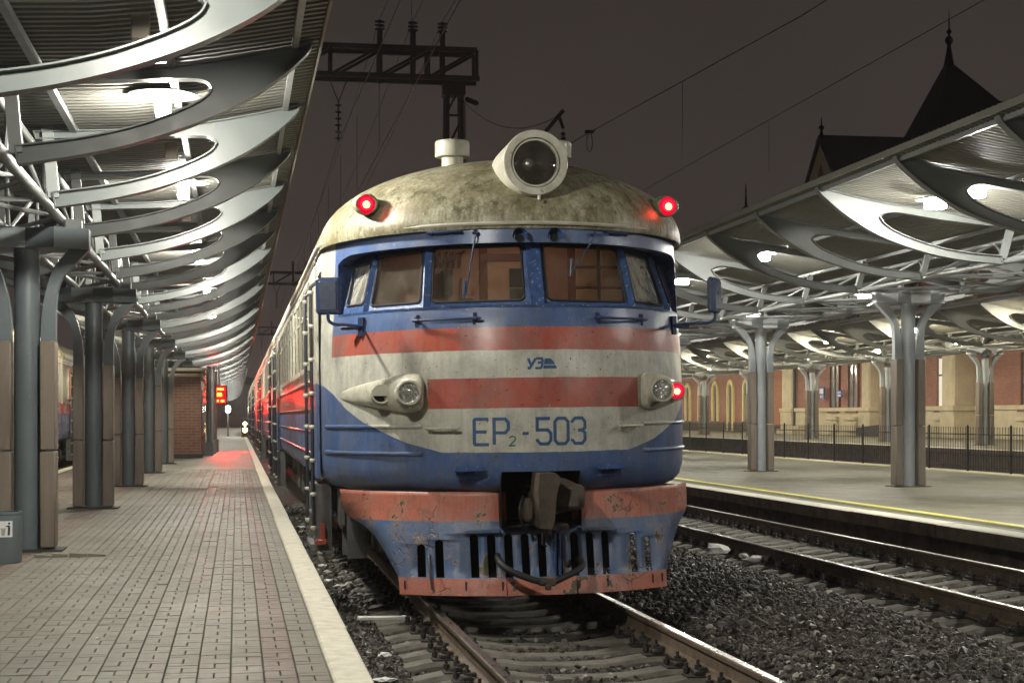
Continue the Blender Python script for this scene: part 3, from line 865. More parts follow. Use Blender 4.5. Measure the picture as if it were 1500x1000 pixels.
# cab interior
M['ply'] = mat_worn('cab_wall', (0.62, 0.38, 0.29), (0.48, 0.29, 0.22), 0.6, 3, 0.6)
M['ply_tan'] = mat_worn('cab_door', (0.70, 0.46, 0.33), (0.56, 0.36, 0.25), 0.6, 4, 0.6)
M['wood_dark'] = mat_worn('door_frame_wood', (0.26, 0.08, 0.04), (0.18, 0.055, 0.03), 0.5, 12, 0.8)
M['cab_grey'] = mat_plain('cab_box_grey', (0.10, 0.105, 0.095), 0.6)
M['cab_black'] = mat_plain('cab_notice_black', (0.02, 0.02, 0.02), 0.6)
M['cabinet'] = mat_worn('cabinet_beige', (0.62, 0.40, 0.24), (0.48, 0.30, 0.18), 0.5, 5, 0.6)
BW = 2.05
ci = MB(); ci.box((0, BW + 0.02, 2.35), (3.2, 0.04, 1.7)); ci.box((0, 1.5, 1.95), (2.5, 1.0, 0.05))
interior = part('cab_interior', ci, M['ply'], train)
mb = MB()
for (c, d) in (((-0.155, BW - 0.012, 2.6), (0.07, 0.03, 1.1)), ((0.375, BW - 0.012, 2.6), (0.07, 0.03, 1.1)), ((0.11, BW - 0.012, 3.07), (0.6, 0.032, 0.07))): mb.box(c, d)
part('door_frame', mb, M['wood_dark'], interior)
mb = MB(); mb.box((0.11, BW - 0.004, 2.5), (0.46, 0.012, 1.08)); part('cab_door', mb, M['ply_tan'], interior)
mb = MB(); mb.box((0.18, BW - 0.014, 2.88), (0.19, 0.012, 0.17)); part('black_notice', mb, M['cab_black'], interior)
mb = MB(); mb.box((0.18, BW - 0.014, 2.70), (0.19, 0.012, 0.16)); part('grey_notice', mb, M['cab_grey'], interior)
mb = MB(); mb.box((-0.50, BW - 0.05, 2.83), (0.085, 0.1, 0.24)); part('control_box', mb, M['cab_grey'], interior)
mb = MB(); mb.box((-0.31, BW - 0.03, 2.80), (0.11, 0.05, 0.16)); mb.box((-0.31, BW - 0.06, 2.70), (0.11, 0.04, 0.03)); part('wall_box', mb, M['ply'], interior)
mb = MB(); mb.tube(smooth_path([(-0.64, BW - 0.02, 3.13), (-0.55, BW - 0.02, 3.02), (-0.42, BW - 0.02, 3.06), (-0.33, BW - 0.02, 3.13)]), 0.012, 6)
for k in range(5): mb.tube(smooth_path([(-0.62 + k * 0.06, BW - 0.02, 3.12), (-0.60 + k * 0.055, BW - 0.02, 2.97), (-0.56 + k * 0.05, BW - 0.02, 3.11)]), 0.007, 5)
part('wall_ornament', mb, M['wood_dark'], interior)
mb = MB(); mb.box((1.0, BW - 0.12, 2.6), (0.72, 0.24, 1.15)); cb = part('cabinet', mb, M['wood_dark'], interior)
mb = MB()
for ix in range(3):
    for iz in range(4):
        mb.box((0.77 + ix * 0.235, BW - 0.245, 3.05 - iz * 0.19), (0.205, 0.02, 0.165), ch=0.006)
        mb.box((0.77 + ix * 0.235, BW - 0.258, 3.00 - iz * 0.19), (0.13, 0.012, 0.018))
part('cabinet_drawers', mb, M['cabinet'], interior)
mb = MB(); mb.box((0, 0.80, 2.30), (1.5, 0.45, 0.28), ch=0.05); mb.box((0.45, 0.80, 2.46), (0.5, 0.2, 0.10), ch=0.02)
part('control_desk', mb, M['cab_grey'], interior)
mb = MB(); mb.box((-0.75, 1.65, 2.25), (0.45, 0.12, 0.6), ch=0.04); mb.box((-0.75, 1.45, 2.05), (0.45, 0.42, 0.1), ch=0.04)
part('driver_seat', mb, M['cab_black'], interior)

mb = MB(); mb.lathe([(0.10, 0.0), (0.085, -0.03), (0.0, -0.045)], (0.0, 1.25, 3.28), n=16, cap=False)
M['added_cab_light'] = mat_emit('added_cab_glow', (1.0, 0.70, 0.50), CAB_FILL); part('added_cab_light', mb, M['added_cab_light'], interior)  # unseen warm light added to brighten the cab interior
# roof dome
def roof_ring(t, L=CAR_L):
    c_, s_ = math.cos(t), math.sin(t)
    w_ = 1.665 * max(c_, 1e-3) ** 0.93; F_ = 0.12 + 1.75 * (1 - c_); d_ = 0.35 + 1.65 * c_; z = 3.165 + 0.735 * s_
    sd = [(-w_, b, z) for b in side_b]
    return sd + [surf(p, z, w_, F_, d_) for p in phis] + [(-x, y, zz) for x, y, zz in sd[::-1]]
mb = MB(); ts = [R(x) for x in np.linspace(0, 90, 22)]
mb.grid([roof_ring(t) for t in ts]); mb.grid([[(x, y + 0.02, z - 0.035) for x, y, z in roof_ring(0)], roof_ring(0)])
roof = part('roof', mb, M['cab_roof'], train, merge=True, sharp=50)
lip = [surf(p, 3.17, 1.675, 0.105) for p in phis]
mb = MB(); mb.tube([(-1.675, 10, 3.17), (-1.675, 4, 3.17)] + lip + [(1.675, 4, 3.17), (1.675, 10, 3.17)], 0.016, 6)
part('rain_gutter', mb, M['white_paint'], train)
# ventilator caps
for x, y in ((-0.47, 1.75), (0.47, 1.75)):
    mb = MB(); mb.lathe([(0.10, 3.80), (0.10, 3.97)], (x, y, 0), n=24); mb.lathe([(0.075, 3.945), (0.15, 3.945), (0.157, 3.955), (0.157, 4.075), (0.148, 4.09), (0.0, 4.10)], (x, y, 0), n=32, cap=False)
    part('roof_ventilator', mb, M['white_paint'], train, sharp=30)

# big headlamp on the roof
hx, hz, hy = 0.0, 3.66, 0.10
mb = MB()
mb.lathe([(0.02, -1.25), (0.14, -1.2), (0.225, -1.0), (0.262, -0.75), (0.266, -0.10), (0.268, -0.015), (0.262, 0.0), (0.205, 0.0), (0.203, -0.05), (0.196, -0.05), (0.196, -0.02), (0.182, -0.02), (0.178, -0.06)], (hx, hy, hz), (0, -1, 0), 48, cap=False)
hl = part('headlamp', mb, M['white_paint'], train, sharp=28)
mb = MB(); mb.lathe([(0.178, -0.05), (0.16, -0.16), (0.10, -0.24), (0.03, -0.27), (0.0, -0.27)], (hx, hy, hz), (0, -1, 0), 32, cap=False); part('lamp_bowl', mb, M['rubber'], hl)
mb = MB(); mb.lathe([(0.179, -0.04), (0.12, -0.022), (0.06, -0.014), (0, -0.012)], (hx, hy, hz), (0, -1, 0), 32, cap=False); part('lamp_glass', mb, M['lens'], hl)
mb = MB(); mb.lathe([(0.0, -0.02), (0.03, -0.03), (0.045, -0.06), (0.05, -0.10), (0.0, -0.2)], (hx - 0.05, hy, hz - 0.005), (0, -1, 0), 20, cap=False); part('bulb', mb, M['chrome'], hl)
mb = MB(); mb.tube([(0.02, hy - 0.01, hz - 0.27), (0.02, hy - 0.02, hz - 0.31)], 0.012, 8); part('latch', mb, M['white_paint'], hl)

# paired lamp pods on the nose
def pod(sgn):
    st = [(-0.915, 0.07, 0.02), (-0.922, 0.115, 0.10), (-0.945, 0.145, 0.17), (-0.985, 0.160, 0.215), (-1.06, 0.160, 0.235), (-1.16, 0.140, 0.23), (-1.26, 0.118, 0.20), (-1.36, 0.094, 0.15), (-1.46, 0.066, 0.09), (-1.52, 0.038, 0.04), (-1.535, 0.012, 0.005)]
    G = []
    for a, hh, pr in st:
        zc = 1.80 + 0.012 * (a + 1.06)
        b0 = bs(a, 1.8); row = []
        for k in range(17):
            th_ = R(-98 + 196 * k / 16)
            sy = math.cos(th_); sz = math.sin(th_)
            row.append((-sgn * a * 1.0, b0 - pr * max(-0.3, math.copysign(abs(sy) ** 0.78, sy)), zc + hh * math.copysign(abs(sz) ** 0.88, sz)))
        G.append(row)
    mb = MB(); mb.grid(G); mb.add(G[0], [tuple(range(17))])
    return part('lamp_pod', mb, M['white_paint'], train, sharp=50)
LAMP_Z = 1.80
def pod_face(a, pr): return bs(a, 1.8) - pr
for sgn in (-1, 1):
    pd = pod(sgn)
    ax = sgn * 1.055; y = pod_face(1.055, 0.315)
    mb = MB(); mb.lathe([(0.102, -0.2), (0.105, 0.0), (0.098, 0.014), (0.085, 0.014), (0.083, -0.006)], (ax, y, LAMP_Z), (0, -1, 0), 28, cap=False); hl = part('headlight_rim', mb, M['white_paint'], pd, sharp=28)
    mb = MB(); mb.lathe([(0.083, -0.008), (0.065, -0.05), (0.03, -0.085), (0, -0.09)], (ax, y, LAMP_Z), (0, -1, 0), 24, cap=False); part('reflector', mb, M['chrome'], pd)
    mb = MB(); mb.lathe([(0.084, -0.004), (0.05, 0.012), (0, 0.018)], (ax, y, LAMP_Z), (0, -1, 0), 24, cap=False); part('headlight_glass', mb, M['fluted'], pd)
    ax = sgn * 1.255; y = pod_face(1.255, 0.275)
    mb = MB(); mb.lathe([(0.080, -0.2), (0.083, 0.0), (0.078, 0.012), (0.066, 0.010), (0.064, -0.03)], (ax, y, LAMP_Z - 0.005), (0, -1, 0), 24, cap=False); part('tail_lamp_rim', mb, M['white_paint'], pd, sharp=28)
    if sgn < 0:
        mb = MB(); mb.lathe([(0.064, -0.03), (0.0, -0.035)], (ax, y, LAMP_Z - 0.005), (0, -1, 0), 24, cap=False); part('dark_lens', mb, M['void'], pd)
        # half closed shutter
        mb = MB(); pts = [(0.072 * math.cos(R(t)), 0.072 * math.sin(R(t))) for t in range(-12, 193, 12)]
        mb.prism([(ax + x, LAMP_Z - 0.005 + z) for x, z in pts], y - 0.012, y - 0.005); part('lamp_shutter', mb, M['white_paint'], pd)
    else:
        mb = MB(); mb.lathe([(0.068, -0.02), (0.066, 0.012), (0.056, 0.022), (0.044, 0.029)], (ax, y, LAMP_Z - 0.005), (0, -1, 0), 24, cap=False); part('lens_edge', mb, M['red_edge'], pd, sharp=60)
        mb = MB(); mb.lathe([(0.044, 0.029), (0.030, 0.033), (0.0, 0.035)], (ax, y, LAMP_Z - 0.005), (0, -1, 0), 24, cap=False); part('red_lens', mb, M['red_glow'], pd, sharp=60)
        mb = MB(); mb.lathe([(0.026, 0.0335), (0.014, 0.039), (0.0, 0.041)], (ax - 0.002, y, LAMP_Z - 0.012), (0, -1, 0), 20, cap=False); part('bulb_core', mb, M['red_core'], pd, sharp=60)

# roof tail lamps
for sgn in (-1, 1):
    c = Vector((-1.33 if sgn < 0 else 1.285, 0.90, 3.40))
    mb = MB()
    G = []
    for k, (r, dy) in enumerate(((0.02, 0.02), (0.078, 0.0), (0.094, 0.04), (0.100, 0.10), (0.09, 0.22), (0.05, 0.36), (0.01, 0.44))):
        G.append([(c.x + r * math.cos(a) * 1.15, c.y - 0.10 + dy, c.z + r * math.sin(a) * 0.95 + dy * 0.1) for a in np.linspace(0, 2 * math.pi, 16, endpoint=False)])
    mb.grid(G, closed=True); tl = part('tail_lamp', mb, M['cab_roof'], train, sharp=60)
    mb = MB(); mb.lathe([(0.084, -0.04), (0.082, 0.006), (0.070, 0.020), (0.054, 0.029)], (c.x, c.y - 0.085, c.z), (0, -1, 0), 20, cap=False); part('lens_edge', mb, M['red_edge'], tl, sharp=60)
    mb = MB(); mb.lathe([(0.054, 0.029), (0.036, 0.035), (0, 0.039)], (c.x, c.y - 0.085, c.z), (0, -1, 0), 20, cap=False); part('red_lens', mb, M['red_glow'], tl, sharp=60)
    mb = MB(); mb.lathe([(0.030, 0.0385), (0.016, 0.043), (0, 0.045)], (c.x, c.y - 0.087, c.z - 0.008), (0, -1, 0), 16, cap=False); part('bulb_core', mb, M['red_core'], tl, sharp=60)

# small fittings of the nose
def surf_rail(name, a0, a1, z, out=0.07, r=0.012, mat='blue_dark', post=True, k=8, foot=0.05):
    mb = MB(); pts = []
    for i in range(k + 1):
        a = a0 + (a1 - a0) * i / k; pts.append((a, bs(a, z) - out, z))
    d = (a1 - a0) / abs(a1 - a0)
    mb.tube(pts, r, 8)
    for a in (a0 + d * 0.04, a1 - d * 0.04):
        y = bs(a, z)
        mb.box((a, y - out / 2 - 0.005, z), (0.02, out + 0.02, 0.022), ch=0.004); mb.box((a, y - 0.006, z), (0.036, 0.012, 2 * foot), ch=0.004)
        for q in (-1, 1): mb.lathe([(0.009, 0), (0.006, 0.01)], (a, y - 0.015, z + q * foot * 0.72), (0, -1, 0), 6)
    return part(name, mb, M[mat], train)
surf_rail('hand_rail', -0.99, -0.47, 2.395); surf_rail('hand_rail', 0.47, 0.99, 2.395)
surf_rail('hand_rail', -0.91, -0.66, 1.505, mat='white_paint', foot=0.035); surf_rail('hand_rail', 0.66, 0.91, 1.505, mat='white_paint', foot=0.035)
surf_rail('hand_rail', -0.86, -0.60, 3.115, out=0.06, foot=0.022); surf_rail('hand_rail', 0.62, 0.86, 3.115, out=0.06, foot=0.022)
for sgn in (-1, 1):
    for z in (1.525, 1.30):
        mb = MB(); mb.tube([(sgn * a, bs(a, z) - 0.006, z) for a in np.linspace(0.93, 1.64, 18)], 0.017, 8)
        part('body_rib', mb, M['cab'], train)
    mb = MB(); a = 0.585
    mb.box((sgn * a, bs(a, 1.17) - 0.05, 1.165), (0.235, 0.13, 0.018), ch=0.004); mb.box((sgn * a, bs(a, 1.16) - 0.005, 1.13), (0.20, 0.03, 0.06)); mb.box((sgn * a, bs(a, 1.17) - 0.11, 1.18), (0.235, 0.012, 0.035))
    part('foot_step', mb, M['blue'], train)
    # horn hood
    mb = MB(); G = []
    for t in range(5):
        r = 0.062 - 0.010 * t; y = bs(0.15, 3.08) - 0.10 + 0.032 * t
        G.append([(sgn * 0.145 + r * math.cos(R(q)), y + 0.0, 3.055 + 0.012 * t + 1.15 * r * math.sin(R(q))) for q in range(-20, 201, 20)])
    mb.grid(G); part('horn_hood', mb, M['blue'], train); 
    mb = MB(); mb.lathe([(0.012, -0.06), (0.034, 0.0)], (sgn * 0.145, bs(0.15, 3.08) - 0.04, 3.05), (0, -1, 0), 12); part('horn', mb, M['void'], train)
# wipers
for (a0, z0, a1, z1) in ((-0.49, 3.10, -0.57, 2.60), (0.50, 3.09, 0.30, 2.77)):
    mb = MB(); y0 = bs(a0, 3.08) - 0.045; y1 = bs(a1, z1) + (0.03 if z1 < 2.7 else 0.02) - 0.02
    mb.tube([(a0, y0, z0), (a0 * 0.97 + a1 * 0.03, y0 - 0.02, z0 - 0.03), (a1, y1, z1)], 0.007, 6); mb.lathe([(0.02, -0.04), (0.02, 0.02)], (a0, y0, z0), (0, -1, 0), 10)
    mb.tube([(a1, y1, z1 + 0.11), (a1 - 0.015, y1, z1 - 0.03)], 0.011, 6)
    part('wiper', mb, M['blue_dark'], train)
# mirrors
for sgn in (-1, 1):
    mb = MB(); cx, cy, cz = sgn * 1.665, 0.72, 2.62
    mb.box((0, 0, 0), (0.205, 0.06, 0.31), ch=0.022); mb.box((0, -0.032, 0), (0.15, 0.02, 0.25), ch=0.01); mb.tube([(0, -0.03, 0.02), (0, -0.05, 0.02)], 0.016, 8)
    mr = part('mirror', mb, M['blue_dark'], train, (cx, cy, cz), (0, 0, R(-8 if sgn < 0 else 52)), sharp=30)
    mb = MB(); b0 = bs(1.36, 2.39)
    mb.tube(smooth_path([(cx, cy - 0.02, cz - 0.12), (cx, cy - 0.02, cz - 0.20), (cx - sgn * 0.05, cy, cz - 0.235), (cx - sgn * 0.15, cy + 0.04, cz - 0.24), (sgn * 1.37, b0 - 0.03, cz - 0.245)]), 0.014, 8)
    mb.tube([(sgn * 1.53, b0 + 0.10, cz - 0.243), (sgn * 1.38, b0 - 0.02, cz - 0.245)], 0.024, 8); mb.box((sgn * 1.365, b0 - 0.015, cz - 0.245), (0.05, 0.05, 0.16), rot=Matrix.Rotation(sgn * 0.6, 3, 'Z'))
    part('mirror_arm', mb, M['blue_dark'], train)

# running number, emblem
def ribbon(pts, w, a_off, z_off, sc_, closed=False):
    """flat stroke along a 2D polyline, mitred"""
    P = [Vector((x, y)) for x, y in pts]; n = len(P); L, Rr = [], []
    for i in range(n):
        if closed: d0 = (P[i] - P[i - 1]).normalized(); d1 = (P[(i + 1) % n] - P[i]).normalized()
        else:
            d0 = (P[i] - P[i - 1]).normalized() if i else (P[1] - P[0]).normalized()
            d1 = (P[i + 1] - P[i]).normalized() if i < n - 1 else d0
        nn = Vector((-(d0 + d1).y, (d0 + d1).x)); nn.normalize(); k = max(0.5, nn.dot(Vector((-d0.y, d0.x))))
        L.append(P[i] + nn * w / 2 / k); Rr.append(P[i] - nn * w / 2 / k)
    return L, Rr
def stamp(name, strokes, a0, z0, wd, ht, w, mat, slant=0.0):
    """strokes in unit box -> paint on the nose surface"""
    mb = MB()
    for st in strokes:
        closed = st[0] == 'c'; pts = st[1:] if closed else st
        q = [(x * wd + slant * y * ht, y * ht) for x, y in pts]
        # subdivide so the paint follows the curved nose
        qq = []
        for i in range(len(q) if closed else len(q) - 1):
            A, B = q[i], q[(i + 1) % len(q)]; k = max(1, int(math.dist(A, B) / 0.05))
            for t in range(k): qq.append((A[0] + (B[0] - A[0]) * t / k, A[1] + (B[1] - A[1]) * t / k))
        if not closed: qq.append(q[-1])
        L, Rr = ribbon(qq, w, 0, 0, 1, closed)
        row = [[(a0 + p.x, bs(a0 + p.x, z0 + p.y) - 0.0035, z0 + p.y) for p in X] for X in (L, Rr)]
        if closed: row = [r + r[:1] for r in row]
        mb.grid(row)
    return part(name, mb, M[mat], train, sharp=None)
c_ = 0.22; e_ = 0.14
GL = {'E': [[(1, 1), (c_ * .3, 1), (0, 1 - e_ * .3), (0, e_ * .3), (c_ * .3, 0), (1, 0)], [(0, 0.5), (0.85, 0.5)]],
      'P': [[(0, 0), (0, 1), (1 - c_, 1), (1, 1 - e_), (1, 0.46 + e_), (1 - c_, 0.46), (0, 0.46)]],
      '2': [[(0, 0.8), (0.15, 0.95), (0.5, 1), (0.85, 0.95), (1, 0.8), (0.95, 0.6), (0, 0), (1, 0)]],
      '-': [[(0, 0.47), (1, 0.47)]],
      '5': [[(0.95, 1), (0, 1), (0, 0.55), (1 - c_, 0.55), (1, 0.55 - e_), (1, e_), (1 - c_, 0), (c_, 0), (0, e_), (0, 0.2)]],
      '0': [['c', (c_, 0), (0, e_), (0, 1 - e_), (c_, 1), (1 - c_, 1), (1, 1 - e_), (1, e_), (1 - c_, 0)]],
      '3': [[(0, 0.82), (0, 1 - e_), (c_, 1), (1 - c_, 1), (1, 1 - e_), (1, 0.5 + e_ * .8), (1 - c_, 0.52), (0.45, 0.52)], [(1 - c_, 0.52), (1, 0.52 - e_ * .8), (1, e_), (1 - c_, 0), (c_, 0), (0, e_), (0, 0.18)]]}
LZ = 1.372; LH = 0.185
for ch, a0, wd, ht, dz, w_, mt in LETTERS: stamp('painted_letter' if ch not in '2503' else 'painted_digit', GL[ch], a0, LZ + dz, wd, ht, w_, mt)
# emblem: slanted letters and a locomotive nose
EZ, EH = 1.985, 0.078
stamp('painted_emblem', [[(0, 1), (0.45, 0.35)], [(1, 1), (0.35, 0), (0.05, 0)]], EA[0], EZ, 0.062, EH, 0.021, 'letter', 0.12)
stamp('painted_emblem', [[(0, 1), (0.85, 1), (1, 0.8), (0.95, 0.58), (0.3, 0.55)], [(0.95, 0.55), (1.0, 0.25), (0.8, 0), (0, 0)]], EA[1], EZ, 0.055, EH, 0.019, 'letter', 0.12)
mb = MB()
def flat(poly): mb.add([(a, bs(a, z) - 0.0035, z) for a, z in poly], [tuple(range(len(poly)))])
e0 = EA[2]
flat([(e0, EZ - 0.004), (e0 + 0.115, EZ - 0.004), (e0 + 0.105, EZ + 0.022), (e0 + 0.004, EZ + 0.022)])
flat([(e0 + 0.006, EZ + 0.030), (e0 + 0.100, EZ + 0.030), (e0 + 0.085, EZ + 0.058), (e0 + 0.060, EZ + 0.078), (e0 + 0.014, EZ + 0.078)])
part('painted_emblem', mb, M['letter'], train, sharp=None)

# coupler recess and coupler
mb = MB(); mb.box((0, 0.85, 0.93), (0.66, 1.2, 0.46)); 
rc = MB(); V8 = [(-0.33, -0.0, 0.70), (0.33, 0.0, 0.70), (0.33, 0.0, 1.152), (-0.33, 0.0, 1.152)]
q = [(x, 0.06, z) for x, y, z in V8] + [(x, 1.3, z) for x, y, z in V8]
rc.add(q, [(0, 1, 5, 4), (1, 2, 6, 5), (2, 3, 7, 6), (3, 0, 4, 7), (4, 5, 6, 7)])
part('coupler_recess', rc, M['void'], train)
mb = MB()
mb.box((0.02, 0.45, 0.90), (0.17, 1.0, 0.20), ch=0.02)
mb.prism([(-0.075, 0.71), (0.015, 0.70), (0.04, 0.76), (0.06, 0.98), (0.10, 1.10), (0.055, 1.145), (-0.075, 1.145), (-0.09, 1.0)], -0.30, 0.05)
mb.prism([(0.055, 0.80), (0.30, 0.84), (0.33, 0.87), (0.33, 1.02), (0.18, 1.09), (0.05, 1.10)], -0.06, 0.12)
mb.prism([(-0.30, -0.075), (-0.30, 0.03), (-0.12, 0.09), (0.0, 0.06), (0.0, -0.09)], 0.78, 1.06, axes='xy') if False else None
mb.box((0.20, -0.10, 0.945), (0.24, 0.12, 0.20), rot=Matrix.Rotation(-0.5, 3, 'Z'), ch=0.03)
mb.box((-0.12, 0.02, 0.84), (0.09, 0.22, 0.19), ch=0.03)
mb.box((0.02, -0.12, 0.70), (0.05, 0.10, 0.12), ch=0.01); mb.box((0.12, 0.0, 0.70), (0.16, 0.16, 0.06), ch=0.015)
cp = part('coupler', mb, M['iron_rust'], train)
mb = MB(); mb.tube([(-0.05, -0.22, 0.72), (-0.05, -0.24, 0.58), (-0.01, -0.20, 0.56)], 0.008, 6); mb.tube(smooth_path([(-0.16, 0.0, 0.95), (-0.2, -0.06, 0.84), (-0.17, -0.03, 0.72), (-0.12, 0.02, 0.68)]), 0.012, 6)
part('release_chain', mb, M['black'], cp)

# snow plough with slots
def plow_a(z): return lerp_table([(0.16, 1.13), (0.30, 1.14), (0.40, 1.19), (0.52, 1.25), (0.62, 1.31), (0.70, 1.39), (0.76, 1.50), (0.83, 1.54), (0.99, 1.555)], z, 1)
def plow_b(a, z):
    F = lerp_table([(0.16, 0.015), (0.29, 0.05), (0.6, 0.12), (0.76, 0.165), (0.99, 0.19)], z, 1)
    return F + 1.55 * (1 - max(0.0, 1 - (abs(a) / 1.60) ** 2.15) ** (1 / 2.15))
slots = [(-0.955, 0.56), (-0.815, 0.60)] + [(-0.54 + 0.1365 * i, 0.645) for i in range(9)] + [(0.815, 0.62), (0.955, 0.58)]
SW = 0.033
def xrow(z):
    xs_ = [-plow_a(z), -plow_a(z) * 0.5 - 0.53]
    for c, zt in slots:
        hw = SW
        if z > zt - SW: hw = SW * math.sqrt(max(0.0, 1 - min(1, (z - zt + SW) / SW) ** 2))
        hw = max(hw, 0.0015) if z < zt + 0.001 else 0.0015
        xs_ += [c - hw, c + hw]
    return xs_ + [plow_a(z) * 0.5 + 0.53, plow_a(z)]
zr = sorted(set([0.165, 0.23, 0.289, 0.295, 0.4, 0.5] + [zt - SW * k for c, zt in slots for k in (1, 0.6, 0.3, 0.12, 0.0)] + [0.66, 0.70, 0.74, 0.78, 0.84, 0.90, 0.95, 0.985]))
mb = MB(); PR = [xrow(z) for z in zr]; nx = len(PR[0])
for z, xr in zip(zr, PR): mb.v.extend([(x, plow_b(x, z), z) for x in xr])
for i in range(len(zr) - 1):
    zm = (zr[i] + zr[i + 1]) / 2
    for j in range(nx - 1):
        k = j - 2
        if 0 <= k < 2 * len(slots) and k % 2 == 0:
            if 0.292 < zm < slots[k // 2][1]: continue
        xm = (PR[i][j] + PR[i][j + 1]) / 2
        if zm > 0.715 and abs(xm) < 0.31 and abs(PR[i][j]) < 0.34 and abs(PR[i][j + 1]) < 0.34: continue
        mb.f.append((i * nx + j, i * nx + j + 1, (i + 1) * nx + j + 1, (i + 1) * nx + j)); mb.m.append(0)
pl = part('snow_plough', mb, M['plow'], train, sharp=45)
so = pl.modifiers.new('thickness', 'SOLIDIFY'); so.thickness = 0.012; so.offset = -1
mb = MB(); mb.box((-0.32, 0.62, 0.42), (1.5, 0.05, 0.60)); mb.box((0.62, 0.75, 0.50), (0.34, 0.05, 0.42)); part('slot_shade_panel', mb, M['void'], train)  # dark panel added behind the slots, their shade put into its colour
# overlapping bottom plate, ledge, bolts, hoses
mb = MB()
for (x0, x1) in ((-1.13, -0.30), (-0.29, 0.28), (0.29, 1.13)):
    G = [[(a, plow_b(a, z) - 0.012 - 0.02 * (0.29 - z) , z) for a in np.linspace(x0, x1, 14)] for z in (0.29, 0.23, 0.152)]
    mb.grid(G); mb.grid([G[-1], [(x, y + 0.02, z) for x, y, z in G[-1]]]); mb.grid([[(x, y + 0.012, z) for x, y, z in G[0]], G[0]])
    for xe in (0, -1): mb.grid([[r[xe] for r in G], [(r[xe][0], r[xe][1] + 0.02, r[xe][2]) for r in G]])
part('plough_blade', mb, M['plow'], train, sharp=40)
for a in (-1.09, -0.62, -0.33, 0.30, 0.55, 0.98, 1.08):
    mb = MB(); mb.box((a, plow_b(a, 0.22) - 0.018, 0.23), (0.012, 0.012, 0.07)); part('plough_bolt', mb, M['under'], train)
for s in (-1, 1): bar_ = MB(); bar_.bar((s * 0.33, plow_b(0.33, 0.66) - 0.03, 0.668), (s * 0.62, plow_b(0.62, 0.66) - 0.03, 0.662), 0.07, 0.02); part('plough_ledge', bar_, M['plow'], train)
mb = MB()
mb.tube([(0.105, plow_b(.1, .5) - 0.02, 0.30), (0.11, plow_b(.1, .5) - 0.02, 0.72)], 0.016, 8); mb.tube([(0.15, plow_b(.1, .5) - 0.02, 0.30), (0.15, plow_b(.1, .5) - 0.02, 0.72)], 0.012, 8)
part('brake_pipe', mb, M['blue'], train)
mb = MB()
mb.tube(smooth_path([(-0.36, 0.10, 0.47), (-0.365, -0.04, 0.43), (-0.30, -0.13, 0.37), (-0.12, -0.17, 0.295), (0.02, -0.17, 0.265)]), 0.028, 10); mb.tube(smooth_path([(0.30, 0.10, 0.44), (0.31, -0.05, 0.40), (0.26, -0.13, 0.36), (0.12, -0.17, 0.30), (0.04, -0.17, 0.265)]), 0.026, 10)
part('brake_hose', mb, M['rubber'], train)
mb = MB(); mb.box((0.02, -0.17, 0.27), (0.10, 0.06, 0.06), ch=0.012); mb.lathe([(0.03, -0.04), (0.035, 0.0), (0.03, 0.03)], (-0.03, -0.17, 0.275), (1, 0, 0), 10); mb.box((0.0, -0.19, 0.235), (0.05, 0.04, 0.05), ch=0.01)
part('hose_coupling', mb, M['iron_rust'], train)
mb = MB(); mb.tube(smooth_path([(-0.88, plow_b(.88, .5) + 0.03, 0.47), (-0.90, plow_b(.88, .5) - 0.04, 0.46), (-0.90, plow_b(.88, .3) - 0.06, 0.36), (-0.885, plow_b(.88, .2) - 0.05, 0.20)]), 0.011, 8)
part('plough_hook', mb, M['under_grey'], train)

# ---- side of a car: windows, ribs, rails, doors
M['side_paint'] = None
def mat_side():
    m, t, p = new_mat('car_side_paint'); n = NT(t); v = n.obj(); s = n.sep(v)
    z = s[2]
    c = n.mix(n.math('GREATER_THAN', z, 1.95), (0.07, 0.09, 0.17), (0.48, 0.46, 0.38))
    c = n.mix(n.math('MULTIPLY', n.math('GREATER_THAN', z, 1.70), n.math('LESS_THAN', z, 1.95)), c, (0.30, 0.05, 0.035))
    st = n.ramp(n.noise(n.map(v, (6, 6, 0.5)), 2.0, 6, 0.65), [(0.40, 0.0), (0.75, 1.0)])
    c = n.mix(n.math('MULTIPLY', st, 0.4), c, (0.13, 0.115, 0.09))
    n._in(p.inputs["Base Color"], c); n._in(p.inputs["Roughness"], n.math('MULTIPLY_ADD', st, 0.2, 0.26))
    n._in(p.inputs["Normal"], n.bump(n.noise(v, 3, 3), 0.2, 0.02))
    return m
M['side_paint'] = mat_side()
M['curtain'] = mat_worn('window_curtain', (0.20, 0.16, 0.11), (0.08, 0.065, 0.045), 0.25, 3, 0.8)
M['rail_red'] = mat_worn('trim_red', (0.30, 0.05, 0.035), (0.16, 0.04, 0.03), 0.35, 9, 0.6)
def win_frame(dy):
    mb = MB()
    for (c, d) in (((0, 0, -0.41), (0.05, dy, 0.05)), ((0, 0, 0.41), (0.05, dy, 0.05)), ((0, -dy / 2, 0), (0.05, 0.05, 0.87)), ((0, dy / 2, 0), (0.05, 0.05, 0.87)), ((0, 0, 0.16), (0.04, dy, 0.03))): mb.box(c, d)
    return mb.mesh('window', M['white_paint'], 30)
WF = win_frame(0.82)
pm = MB(); pm.box((0, 0, 0), (0.02, 0.80, 0.80)); WP = pm.mesh('pane', M['curtain'], 30)
